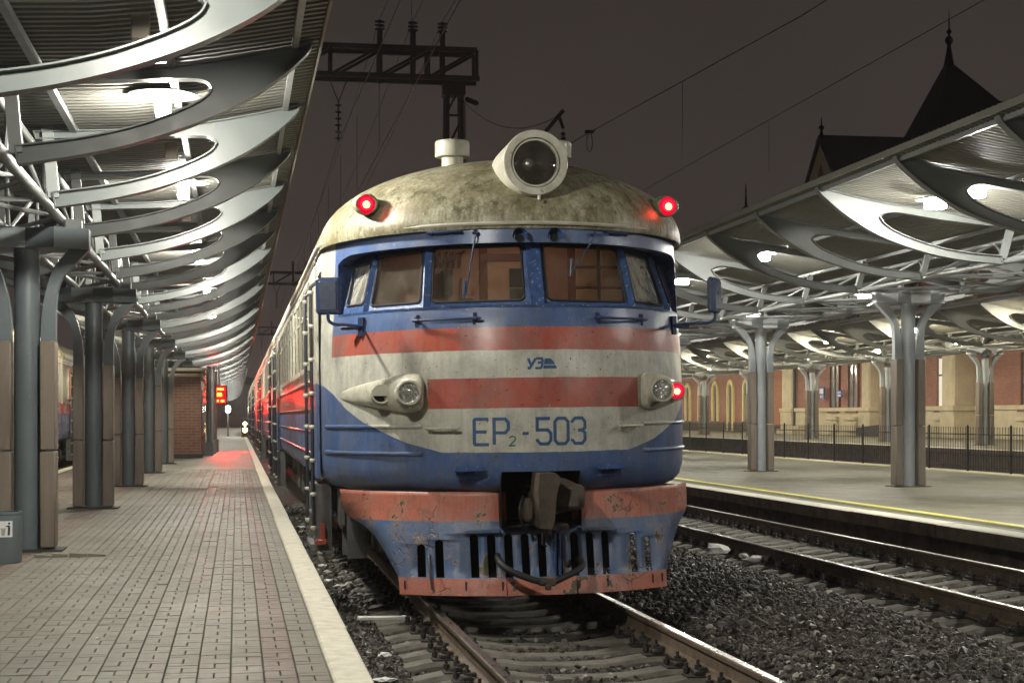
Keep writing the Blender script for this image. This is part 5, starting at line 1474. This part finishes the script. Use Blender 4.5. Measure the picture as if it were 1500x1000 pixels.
wire('contact_wire', [(5.62, 28.6, 6.28), (5.95, 28.0, 6.45), (6.9, 19.8, 6.55), (7.6, 8, 6.7)], 0.011, 'wire rising to the upper right over the passing track', WG)
mb = MB(); mb.tube([(5.95 + 0.05 * math.cos(a), 28.0, 6.28 + 0.16 * math.sin(a)) for a in np.linspace(0, 2 * math.pi, 16, endpoint=False)], 0.008, 5, closed=True)
mb.box((5.95, 28.0, 6.46), (0.16, 0.06, 0.06)); tag(part('wire_loop', mb, M['wire']), 'small wire loop hanging below the insulator clamp', 'wire loop')
wire('feeder_wire', [(12.4, 22, 8.6), (12.4, 130, 8.6)], 0.010, 'faint wire high above the middle platform', WG)
for (x, y, z0, z1, lb) in ((6.45, 23.8, 5.2, 6.49, 'single dropper hanging from the wire that rises right of the headlamp'), (12.4, 38, 7.4, 8.6, 'faint dropper hanging from the wire high above the middle platform')):
    o = link('dropper', dme, None, (x, y, z0)); o.scale = (1, 1, z1 - z0); tag(o, lb, 'dropper', 'droppers of the overhead line')

# ================================================================== FENCE
fn = thing('platform_fence', 'black iron picket fence along the back of the middle platform', 'fence', (18.3, 0, PZ))
mb = MB(); mb.box((0, 0, 0.57), (0.045, 0.045, 1.14)); mb.lathe([(0.03, 0), (0.0, 0.05)], (0, 0, 1.14), n=6); pm_ = mb.mesh('fence_post', M['fence'])
mb = MB(); mb.tube([(0, 0, 0.06), (0, 0, 1.10)], 0.0075, 5); mb.lathe([(0.014, 0), (0, 0.05)], (0, 0, 1.09), n=5); pk = mb.mesh('picket', M['fence'])
y = 35.2
while y < 112: link('fence_post', pm_, fn, (0, y, 0)); y += 2.4
for z in (0.14, 0.94): mb = MB(); mb.box((0, 74, z), (0.025, 78, 0.028)); part('fence_rail', mb, M['fence'], fn)
y = 35.2; k = 0; rest = MB()
while y < 112:
    if k < 298: link('picket', pk, fn, (0, y, 0))
    else: rest.tube([(0, y, 0.06), (0, y, 1.12)], 0.0075, 4)
    k += 1; y += 0.1495
o = part('far_picket', rest, M['fence'], fn); o["kind"] = "stuff"
# ================================================================== STATION BUILDING
def mat_brick(name, a, b, mortar, s=0.25):
    m, t, p = new_mat(name); n = NT(t); v = n.pos(); q = n.sep(v)
    uv = n.comb(n.math('ADD', q[0], q[1]), q[2], 0.0)
    br = t.nodes.new("ShaderNodeTexBrick"); n._in(br.inputs["Vector"], uv)
    br.inputs["Scale"].default_value = 1; br.inputs["Brick Width"].default_value = s; br.inputs["Row Height"].default_value = s * 0.32
    br.inputs["Mortar Size"].default_value = 0.006; br.inputs["Color1"].default_value = a + (1,); br.inputs["Color2"].default_value = b + (1,); br.inputs["Mortar"].default_value = mortar + (1,)
    f = n.ramp(n.noise(v, 0.9, 6, 0.65), [(0.35, 0.0), (0.7, 1.0)])
    c = n.mix(n.math('MULTIPLY', f, 0.4), br.outputs[0], tuple(x * 0.5 for x in a))
    n._in(p.inputs["Base Color"], c); p.inputs["Roughness"].default_value = 0.8
    n._in(p.inputs["Normal"], n.bump(n.math('SUBTRACT', n.noise(v, 40, 3), br.outputs["Fac"]), 0.4, 0.01))
    return m
M['brick'] = mat_brick('station_brick', (0.40, 0.16, 0.115), (0.30, 0.12, 0.085), (0.36, 0.28, 0.22))
M['brick_orange'] = mat_brick('orange_brick', (0.52, 0.19, 0.10), (0.42, 0.15, 0.08), (0.30, 0.22, 0.16))
M['kiosk_brick'] = mat_brick('kiosk_brick', (0.27, 0.135, 0.085), (0.20, 0.095, 0.065), (0.36, 0.30, 0.24), 0.30)
M['cream'] = mat_worn('cream_stone', (0.66, 0.575, 0.41), (0.48, 0.41, 0.28), 0.75, 1.5, 0.7, bump=0.25, bscale=20)
M['yellow_trim'] = mat_worn('yellow_trim', (0.82, 0.70, 0.34), (0.68, 0.56, 0.26), 0.7, 2, 0.5, bump=0.1)
M['slate'] = mat_worn('slate_roof', (0.012, 0.012, 0.014), (0.008, 0.008, 0.009), 0.8, 3, 0.6, bump=0.2)
M['brown_wood'] = mat_worn('window_wood', (0.20, 0.065, 0.035), (0.12, 0.04, 0.025), 0.5, 6, 0.7)
M['win_dark'] = mat_plain('window_glass_dark', (0.24, 0.26, 0.27), 0.15)
M['win_lit'] = mat_emit('lit_window', (1.0, 0.93, 0.72), 0.9)
M['pipe_dark'] = mat_plain('drainpipe', (0.05, 0.045, 0.04), 0.5)
bd = thing('station_building', 'old brick station building with cream stone trim and steep dark roofs', 'building', (35, 100, 0.555))
BZ = 0.555
def bpart(name, boxes, mat, parent=None, ch=0.0):
    mb = MB()
    for (x0, x1, y0, y1, z0, z1) in boxes: mb.box(((x0 + x1) / 2 - 35, (y0 + y1) / 2 - 100, (z0 + z1) / 2 - BZ), (x1 - x0, y1 - y0, z1 - z0), ch=ch)
    return part(name, mb, M[mat], parent or bd)
WTOP = 11.2
bpart('wall', [(36.0, 50, 40, 78, BZ, WTOP)], 'brick'); bpart('wall', [(35.72, 50, 78, 88.6, BZ, WTOP)], 'brick'); bpart('wall', [(35.0, 50, 88.6, 103.9, BZ, WTOP)], 'brick')
bpart('wall', [(35.15, 50, 103.9, 109, BZ, WTOP)], 'brick_orange'); bpart('wall', [(35.2, 50, 109, 185, BZ, WTOP)], 'brick')
for (x, y0, y1) in ((36.0, 40, 77.9), (35.72, 79.25, 88.5), (35.0, 89.75, 101.8)):
    bpart('plinth', [(x - 0.12, x - 0.002, y0, y1, BZ, 1.92)], 'cream'); bpart('ledge', [(x - 0.22, x - 0.003, y0, y1, 1.925, 2.16)], 'cream', ch=0.03)
    bpart('string_course', [(x - 0.16, x - 0.003, y0, y1, 4.75, 5.25)], 'cream', ch=0.03)
    bpart('string_course', [(x - 0.2, x - 0.003, y0, y1, 10.6, 11.1)], 'cream', ch=0.03)
bpart('plinth', [(35.05, 35.148, 103.95, 109, BZ, 1.0)], 'concrete'); bpart('plinth', [(35.08, 35.198, 109, 185, BZ, 1.25)], 'concrete')
bpart('string_course', [(35.02, 35.197, 109, 185, 5.5, 5.9)], 'cream')
def pilaster(x0, x1, y0, y1):
    p = bpart('pilaster', [(x0, x1, y0, y1, 2.16, 10.6)], 'cream', ch=0.02)
    bpart('pilaster_base', [(x0 - 0.10, x1, y0 - 0.10, y1 + 0.05, BZ, 1.9)], 'cream', p, ch=0.03) if False else None
    mb = MB()
    def bb(a, b, c, d, e, f): mb.box(((a + b) / 2 - 35, (c + d) / 2 - 100, (e + f) / 2 - BZ), (b - a, d - c, f - e), ch=0.02)
    bb(x0 - 0.10, x1, y0 - 0.10, y1 + 0.04, BZ, 1.90); bb(x0 - 0.18, x1, y0 - 0.18, y1 + 0.06, 1.91, 2.155)
    part('pilaster_base', mb, M['cream'], p)
    mb = MB(); bb2 = [(x0 - 0.03, x0 - 0.002, y0 + 0.16, y1 - 0.16, 2.5, 4.5), (x0 + 0.15, x1 - 0.15, y0 - 0.03, y0 - 0.002, 2.5, 4.5)]
    for (a, b, c, d, e, f) in bb2:
        if b > a and d > c: mb.box(((a + b) / 2 - 35, (c + d) / 2 - 100, (e + f) / 2 - BZ), (b - a, d - c, f - e), ch=0.008)
    part('pilaster_panel', mb, M['cream'], p)
pilaster(34.86, 36.05, 77.7, 79.2); pilaster(34.7, 35.75, 88.4, 89.7); pilaster(34.78, 35.2, 101.85, 103.9); pilaster(34.85, 36.0, 54, 55.4); pilaster(35.6, 36.05, 66, 67.2)
def window(x, y, w_=1.35, z0=1.95, z1=4.6, lit=False, apron=True):
    f = bpart('window', [(x - 0.13, x - 0.003, y - w_ / 2 - 0.14, y - w_ / 2, z0, z1), (x - 0.13, x - 0.003, y + w_ / 2, y + w_ / 2 + 0.14, z0, z1), (x - 0.13, x - 0.003, y - w_ / 2 - 0.14, y + w_ / 2 + 0.14, z1, z1 + 0.14),
                         (x - 0.09, x - 0.02, y - 0.04, y + 0.04, z0, z1), (x - 0.09, x - 0.02, y - w_ / 2, y + w_ / 2, z0 + (z1 - z0) * 0.66, z0 + (z1 - z0) * 0.66 + 0.09), (x - 0.24, x - 0.003, y - w_ / 2 - 0.2, y + w_ / 2 + 0.2, z0 - 0.1, z0)], 'brown_wood')
    bpart('pane', [(x - 0.035, x - 0.015, y - w_ / 2 + 0.003, y + w_ / 2 - 0.003, z0 + 0.003, z1 - 0.003)], 'win_lit' if lit else 'win_dark', f)
    if apron:
        bpart('apron', [(x - 0.30, x - 0.13, y - w_ / 2 - 0.1, y + w_ / 2 + 0.1, 0.75, 1.35), (x - 0.36, x - 0.125, y - w_ / 2 - 0.15, y + w_ / 2 + 0.15, 1.42, 1.62)], 'cream', f, ch=0.02)
window(35.72, 80.7, 1.5, lit=True); window(35.72, 84.6); window(35.0, 91.6); window(35.0, 94.6); window(35.0, 98.6); window(36.0, 72); window(36.0, 62)
for y in (58, 62, 70, 74): window(36.0, y, 1.4, 6.3, 9.4, apron=False)
for y in (81, 84.6): window(35.72, y, 1.4, 6.3, 9.4, apron=False)
for y in (91.6, 94.6, 97.4, 100): window(35.0, y, 1.3, 6.3, 9.4, apron=False)
for y in (112, 116.6, 121.2, 125.8, 130.4): window(35.2, y, 1.4, 6.6, 9.4, apron=False)
for y in np.arange(56, 184, 3.1): 
    if not any(abs(y - q) < 1.2 for q in (58, 62, 70, 74, 81, 84.6, 91.6, 94.6, 97.4, 100, 112, 116.6, 121.2, 125.8, 130.4)):
        x = 36.0 if y < 78 else 35.72 if y < 88.6 else 35.0 if y < 104 else 35.15
        bpart('pilaster_strip', [(x - 0.14, x - 0.003, y - 0.35, y + 0.35, 5.9 if y > 104 else 5.26, 10.58)], 'cream')
# arched windows with yellow surrounds
def arch(y, door=False):
    x = 35.2; w_, z0, z1 = 1.15, (0.62 if door else 1.3), 3.5
    def ring_(r0, r1, d0, d1, name, mat, parent):
        mb = MB(); out = [(y + r1, z0)] + [(y + r1 * math.cos(R(a)), z1 + r1 * math.sin(R(a))) for a in range(0, 181, 12)] + [(y - r1, z0)]
        inn = [(y + r0, z0)] + [(y + r0 * math.cos(R(a)), z1 + r0 * math.sin(R(a))) for a in range(0, 181, 12)] + [(y - r0, z0)]
        for i in range(len(out) - 1):
            q = [out[i], out[i + 1], inn[i + 1], inn[i]]; mb.prism([(a - 100, b - BZ) for a, b in q], x - d1 - 35, x - d0 - 35, axes='yz')
        return part(name, mb, M[mat], parent)
    f = ring_(0.50, 0.80, 0.003, 0.16, 'arched_window', 'yellow_trim', bd)
    mb = MB(); pl_ = [(y + 0.5, z0)] + [(y + 0.5 * math.cos(R(a)), z1 + 0.5 * math.sin(R(a))) for a in range(0, 181, 12)] + [(y - 0.5, z0)]
    mb.prism([(a - 100, b - BZ) for a, b in pl_], x - 0.05 - 35, x - 0.004 - 35, axes='yz'); part('pane', mb, M['win_dark'], f)
    bpart('glazing_bar', [(x - 0.09, x - 0.052, y - 0.04, y + 0.04, z0, z1 + 0.45), (x - 0.09, x - 0.052, y - 0.48, y + 0.48, 3.2, 3.28)], 'brown_wood', f)
for k in range(8): arch(112.6 + 3.85 * k, k in (1, 5))
bpart('corner_quoin', [(35.0, 35.148, 107.0, 108.8, BZ, 10.5)], 'yellow_trim')
for (x, y) in ((34.9, 101.6), (35.55, 79.5), (34.95, 109.1)):
    mb = MB(); mb.tube([(x - 35 - 0.06, y - 100, 0.1), (x - 35 - 0.06, y - 100, 10)], 0.09, 8); part('drainpipe', mb, M['pipe_dark'], bd)
# ramp wall, steps, dark base
bpart('entrance_steps', [(33.6, 34.7, 98.5, 101.5, BZ, BZ + 0.3), (34.1, 34.7, 98.7, 101.3, BZ + 0.3, BZ + 0.5)], 'cream')
mb = MB(); mb.prism([(79.4 - 100, 0), (88 - 100, 0), (88 - 100, 0.45), (79.4 - 100, 0.95)], -1.3, -1.1, axes='yz'); part('ramp_wall', mb, M['under'], bd)
# roofs
mb = MB(); Y0, Y1 = 40 - 100, 185 - 100; zt = WTOP - BZ
mb.add([(-0.3, Y0, zt), (15, Y0, zt), (15, Y1, zt), (-0.3, Y1, zt), (7, Y0 + 4, zt + 3.2), (7, Y1 - 4, zt + 3.2)], [(0, 3, 5, 4), (1, 4, 5, 2), (0, 4, 1), (2, 5, 3), (0, 1, 2, 3)])
part('roof', mb, M['slate'], bd, sharp=10)
def rpart(name, vs, fs, mat, parent=None):
    mb = MB(); mb.add([(x - 35, y - 100, z - BZ) for x, y, z in vs], fs); return part(name, mb, M[mat], parent or bd, sharp=10)
ax_, ay_, az_ = 44.0, 98.9, 23.6
tw = rpart('tower_roof', [(39.3, 90.7, 13.5), (52.2, 90.7, 13.5), (52.2, 103.6, 13.5), (39.3, 103.6, 13.5), (ax_ - 0.25, ay_ - 0.25, az_), (ax_ + 0.25, ay_ - 0.25, az_), (ax_ + 0.25, ay_ + 0.25, az_), (ax_ - 0.25, ay_ + 0.25, az_)],
      [(0, 1, 5, 4), (1, 2, 6, 5), (2, 3, 7, 6), (3, 0, 4, 7), (4, 5, 6, 7)], 'slate')
bpart('tower', [(39.7, 51.8, 91.1, 103.2, WTOP, 13.52)], 'brick')
mb = MB(); mb.lathe([(0.34, -0.1), (0.22, 0.6), (0.11, 1.25), (0.22, 1.4), (0.26, 1.55), (0.22, 1.72), (0.07, 1.85), (0.07, 1.95), (0.16, 2.05), (0.16, 2.15), (0.05, 2.25), (0.035, 2.9), (0.015, 3.5)], (ax_ - 35, ay_ - 100, az_ - BZ), n=12); part('finial', mb, M['slate'], tw, sharp=60)
rpart('tower_roof', [(43, 95.5, 17), (53, 95.5, 17), (53, 102.5, 17), (43, 102.5, 17), (45, 99, 21.5), (48.3, 99, 21.5)], [(0, 1, 5, 4), (2, 3, 4, 5), (1, 2, 5), (3, 0, 4), (0, 3, 2, 1)], 'slate')
bpart('tower', [(44.2, 51.6, 96, 102, 13.5, 17.0)], 'brick')
gy, gz = 99.6, 19.0
gr = rpart('gable_roof', [(35.7, gy, gz + 0.15), (46, gy, gz + 0.15), (46, gy - 7.5, gz - 7.5), (35.7, gy - 7.5, gz - 7.5), (35.7, gy + 7.5, gz - 7.5), (46, gy + 7.5, gz - 7.5), (35.7, gy, gz - 0.2), (35.7, gy - 7.2, gz - 7.5), (35.7, gy + 7.2, gz - 7.5)],
           [(0, 3, 2, 1), (0, 1, 5, 4), (0, 6, 7, 3), (0, 4, 8, 6)], 'slate')
rpart('gable', [(35.9, gy, gz - 0.1), (35.9, gy - 7.3, gz - 7.4), (35.9, gy + 7.3, gz - 7.4), (37, gy, gz - 0.1), (37, gy - 7.3, gz - 7.4), (37, gy + 7.3, gz - 7.4)], [(0, 1, 2), (3, 5, 4), (0, 3, 4, 1), (0, 2, 5, 3), (1, 4, 5, 2)], 'cream', gr)
rpart('gable_panel', [(35.85, gy, gz - 1.6), (35.85, gy - 3.6, gz - 7.0), (35.85, gy + 3.6, gz - 7.0)], [(0, 1, 2)], 'brown_wood', gr)
mb = MB(); mb.lathe([(0.40, -0.3), (0.12, 0.15), (0.07, 0.42), (0.17, 0.52), (0.17, 0.66), (0.05, 0.76), (0.02, 1.25)], (0.9, gy - 100, gz - BZ), n=10); part('finial', mb, M['slate'], gr, sharp=60)
mb = MB(); mb.lathe([(0.45, -4), (0.30, 0.0), (0.14, 0.9), (0.36, 1.15), (0.36, 1.4), (0.1, 1.6), (0.03, 3.2)], (1.2, 120.4 - 5.7 - 100 + 1.5, 15.2 - BZ), n=10); part('finial', mb, M['slate'], bd, sharp=60)
# small platform signs
def wall_sign(x, y, z, w_, h_, lb, rows):
    t = thing('wall_sign', lb, 'sign', (x, y, z), group='small blue signs on the station wall')
    mb = MB(); mb.box((0, 0, 0), (0.06, w_, h_), ch=0.01); part('sign_panel', mb, M['sign_blue'], t)
    mb = MB()
    for (a, b, c, d) in rows: mb.box((-0.034, a, b), (0.008, c, d))
    part('pictogram', mb, M['sign_white'], t)
M['sign_blue'] = mat_plain('sign_blue', (0.03, 0.06, 0.35), 0.4); M['sign_white'] = mat_plain('sign_white', (0.8, 0.8, 0.8), 0.5)
wall_sign(34.6, 95.9, 3.05, 0.9, 0.75, 'small square blue sign with white pictogram by the station window', [(0, 0.10, 0.6, 0.30), (-0.1, -0.22, 0.12, 0.16), (0.14, -0.22, 0.12, 0.16)])
wall_sign(34.6, 92.9, 2.95, 0.8, 0.45, 'low wide blue sign with white stripes between station windows', [(0, 0.08, 0.5, 0.10), (0, -0.09, 0.5, 0.10)])
wall_sign(35.6, 71.5, 3.25, 0.7, 0.40, 'small blue sign on the dark brick wall at the right edge', [(0.1, 0, 0.25, 0.2), (-0.2, 0, 0.1, 0.2)])

# ================================================================== SMALL THINGS
# litter bin with pictogram
bn = thing('litter_bin', 'round dark grey litter bin with a white pictogram sticker by the nearest column', 'litter bin', (-2.215, 16.35, PZ))
mb = MB(); mb.lathe([(0.205, 0.0), (0.21, 0.02), (0.21, 0.455), (0.215, 0.46), (0.215, 0.48), (0.19, 0.48), (0.19, 0.10), (0.0, 0.10)], n=36, cap=False); part('bin_body', mb, M['col_paint'], bn, sharp=30)
def curved(name, x0, x1, z0, z1, r, mat, parent, n=6, poly=None):
    mb = MB(); c0 = math.atan2(-math.cos(0.12), math.sin(0.12))
    def P_(u, z): a = -math.pi / 2 + 0.42 + u / r; return (r * math.cos(a), r * math.sin(a), z)
    if poly: mb.add([P_(u, z) for u, z in poly], [tuple(range(len(poly)))])
    else: mb.grid([[P_(x0 + (x1 - x0) * k / n, z) for k in range(n + 1)] for z in (z0, z1)])
    return part(name, mb, M[mat], parent, sharp=None)
M['sticker_dark'] = mat_plain('sticker_dark', (0.03, 0.04, 0.035), 0.5); M['sticker_grey'] = mat_plain('sticker_grey', (0.35, 0.38, 0.35), 0.5)
stk = curved('sticker', -0.068, 0.068, 0.25, 0.40, 0.2125, 'sign_white', bn)
for nm, pl_, mt in (('sticker_basket', [(-0.045, 0.335), (0.0, 0.335), (-0.008, 0.265), (-0.037, 0.265)], 'sticker_grey'),
                    ('sticker_person', [(0.018, 0.265), (0.042, 0.265), (0.046, 0.35), (0.03, 0.362), (0.0, 0.352), (0.0, 0.345), (0.022, 0.345)], 'sticker_dark'),
                    ('sticker_person', [(0.034 + 0.012 * math.cos(a), 0.377 + 0.012 * math.sin(a)) for a in np.linspace(0, 6.28, 9)[:-1]], 'sticker_dark')):
    curved(nm, 0, 0, 0, 0, 0.2135, mt, stk, poly=pl_)
# brick kiosk
ks = thing('brick_kiosk', 'small brick kiosk with cream cornice on the island platform', 'kiosk', (-2.2, 57.3, PZ))
mb = MB(); mb.box((0, 4, 1.38), (2.0, 8, 2.72)); part('wall', mb, M['kiosk_brick'], ks)
mb = MB(); mb.box((0, 4, 0.06), (2.1, 8.1, 0.14)); part('plinth', mb, M['under'], ks)
for z, d, h_ in ((2.78, 0.12, 0.10), (2.97, 0.26, 0.10)): mb = MB(); mb.box((0, 4, z), (2.0 + d, 8 + d, h_), ch=0.02); part('cornice', mb, M['cream'], ks)
mb = MB(); mb.box((0, 4, 2.87), (1.98, 7.98, 0.10)); part('frieze', mb, M['under'], ks)
mb = MB(); mb.box((0, 4, 3.05), (2.0, 8.0, 0.06)); part('roof', mb, M['under'], ks)
for k in range(2):
    mb = MB(); mb.box((1.01, 2 + 3.5 * k, 1.5), (0.04, 1.6, 1.6)); wn = part('window', mb, M['brown_wood'], ks)
    mb = MB(); mb.box((1.025, 2 + 3.5 * k, 1.5), (0.03, 1.4, 1.4)); part('pane', mb, M['win_dark'], wn)
# steel and glass shelter posts behind the kiosk
for k in range(3):
    mb = MB(); mb.tube([(-0.98 + 0.06 * k, 60.5 + 3.2 * k, PZ), (-0.98 + 0.06 * k, 60.5 + 3.2 * k, 3.4)], 0.09, 12); mb.box((-0.98 + 0.06 * k, 60.5 + 3.2 * k, PZ + 0.25), (0.3, 0.3, 0.5))
    tag(part('steel_post', mb, M['truss_paint']), ['pale steel post standing at the corner of the brick kiosk', 'pale steel post second behind the kiosk corner', 'pale steel post third behind the kiosk corner'][k], 'post', 'posts behind the kiosk')
# red display
rd = thing('red_display', 'glowing red display hanging under the left canopy', 'display', (-0.72, 69.5, 2.50))
mb = MB(); mb.box((0, 0.08, 0), (0.66, 0.14, 0.80), ch=0.02); mb.tube([(0, 0.08, 0.4), (0, 0.08, 1.75)], 0.03, 8); [mb.box(c_, d_) for c_, d_ in (((0, -0.05, -0.385), (0.66, 0.13, 0.03)), ((0, -0.05, 0.385), (0.66, 0.13, 0.03)), ((-0.315, -0.05, 0), (0.03, 0.13, 0.80)))]; part('display_case', mb, M['black'], rd)  # front frame added to block red light falling on the platform
M['led_red'] = mat_emit('led_red', (1.0, 0.004, 0.03), LED_R); M['led_core'] = mat_emit('led_core', (1.0, 0.0010, 0.0001), LED_C)
mb = MB(); mb.box((0, 0.0, 0), (0.56, 0.02, 0.72)); part('display_face', mb, M['led_red'], rd)
mb = MB()
for (x, z, w_) in ((0.02, 0.24, 0.34), (-0.04, 0.05, 0.30), (0.0, -0.02, 0.24), (-0.09, -0.24, 0.16), (0.14, -0.24, 0.14)): mb.box((x, -0.016, z), (w_, 0.012, 0.085))
part('display_digit', mb, M['led_core'], rd)
# distant lamps
M['far_white'] = mat_emit('far_white', (0.95, 1.0, 0.95), 160); M['far_yellow'] = mat_emit('far_yellow', (1.0, 0.78, 0.30), 40)
lp = thing('platform_lamp', 'bright white lamp post at the far end of the platform', 'lamp', (-0.62, 120, PZ))
mb = MB(); mb.tube([(0, 0, 0), (0, 0, 1.7)], 0.06, 8); part('lamp_post', mb, M['truss_paint'], lp)
mb = MB(); mb.box((0, 0, 1.95), (0.34, 0.2, 0.42), ch=0.05); part('diffuser', mb, M['far_white'], lp)
ll = thing('shunter_headlamp', 'pair of yellow headlamps far down the line beside the train tail', 'headlamps', (0.55, 116, 0))
mb = MB(); mb.box((0, 0.2, 0.8), (0.5, 0.3, 1.4), ch=0.05); mb.box((0, 0.2, -0.1), (0.2, 0.2, 0.6)); part('lamp_case', mb, M['under'], ll)
for z, r in ((1.15, 0.13), (0.72, 0.16)): mb = MB(); mb.lathe([(r, 0), (r * .7, 0.05), (0, 0.07)], (0, 0.05, z), (0, -1, 0), 12, cap=False); part('lamp_lens', mb, M['far_yellow'], ll)
# litter
def crumple(x, y, z, s, seed, lb, flat=0.35):
    bm = bmesh.new(); bmesh.ops.create_icosphere(bm, subdivisions=2, radius=1); r_ = random.Random(seed)
    for v in bm.verts: v.co *= r_.uniform(0.6, 1.25); v.co.z *= flat; v.co.x *= s[0]; v.co.y *= s[1]; v.co.z *= s[2]
    me = bpy.data.meshes.new('litter'); bm.to_mesh(me); bm.free(); me.materials.append(M['white_litter'])
    tag(link('paper_scrap', me, None, (x, y, z)), lb, 'litter', 'pale litter on the trackbed')
crumple(6.02, 20.6, -0.10, (0.16, 0.10, 0.26), 1, 'largest crumpled white litter left of the passing track', 0.3)
crumple(6.20, 20.0, -0.14, (0.07, 0.08, 0.12), 2, 'middle piece of white litter beside the passing track sleepers')
crumple(6.36, 19.7, -0.15, (0.24, 0.09, 0.14), 3, 'flat strip of white litter beside the passing track')
for i, (x, y) in enumerate(((7.1, 16.5), (7.25, 16.2), (6.35, 14.9), (7.2, 20.5), (6.9, 18.1))): crumple(x, y, -0.20, (0.06, 0.05, 0.07), 10 + i, ORD[i] + ' small scrap of white litter lying between the passing rails')
for i, (x, y) in enumerate(((1.02, 20.3), (1.08, 17.8), (0.98, 18.4), (1.0, 11.4), (1.15, 24.6), (1.05, 27.5), (1.1, 12.6), (1.25, 10.4))): crumple(x, y, -0.20, (0.05 + 0.03 * (i % 2), 0.05, 0.05), 30 + i, ORD[i] + ' small scrap of white litter lying between the platform kerb and the rail')
for i, (x, y) in enumerate(((-0.97, 14.8), (-0.42, 16.5), (-0.85, 10.6), (-0.32, 11.6), (0.1, 12.8))): crumple(x, y, PZ + 0.006, (0.016, 0.016, 0.02), 60 + i, ORD[i] + ' tiny white crumb lying on the left platform paving')
mb = MB(); mb.box((0, 0, 0), (0.46, 0.11, 0.03), rot=Matrix.Rotation(0.12, 3, 'Y'), ch=0.005); tag(part('white_plank', mb, M['white_litter'], None, (1.27, 14.6, -0.165), (0, -0.1, 0.1)), 'white painted plank lying across a sleeper end by the train', 'plank')

# added pale wall standing in for lit haze at the platform end
M['haze_wall'] = mat_worn('pale_haze_wall', (0.42, 0.41, 0.39), (0.30, 0.29, 0.27), 0.7, 0.6, 0.7, bump=0.1)
sh = thing('haze_wall', 'added pale ribbed wall standing in for lit haze at the platform end', 'haze_wall', (-1.5, 238, -0.3))
mb = MB(); mb.box((0, 3, 3.2), (16, 6, 6.4)); part('wall', mb, M['haze_wall'], sh)
mb = MB(); mb.prism([(-8.3, 6.4), (8.3, 6.4), (0, 8.2)], -0.2, 6.2); part('roof', mb, M['slate'], sh, sharp=10)
for k in range(21): mb = MB(); mb.box((-8 + 0.8 * k, -0.05, 3.2), (0.14, 0.12, 6.3)); part('wall_rib', mb, M['haze_wall'], sh)

# ================================================================== NIGHT HAZE
hz_ = MB(); hz_.box((10, 190, 15.2), (302, 462, 33.4)); hm = bpy.data.materials.new('night_haze'); hm.use_nodes = True
ht = hm.node_tree; ht.nodes.clear(); ho = ht.nodes.new("ShaderNodeOutputMaterial"); hv = ht.nodes.new("ShaderNodeVolumePrincipled")
hv.inputs["Color"].default_value = (0.85, 0.82, 0.80, 1); hv.inputs["Density"].default_value = 0.0006; hv.inputs["Anisotropy"].default_value = 0.35
ht.links.new(hv.outputs[0], ho.inputs["Volume"])
hb = part('haze', hz_, hm, sharp=None); hb["kind"] = "stuff"; hb["label"] = "thin night haze over the station"
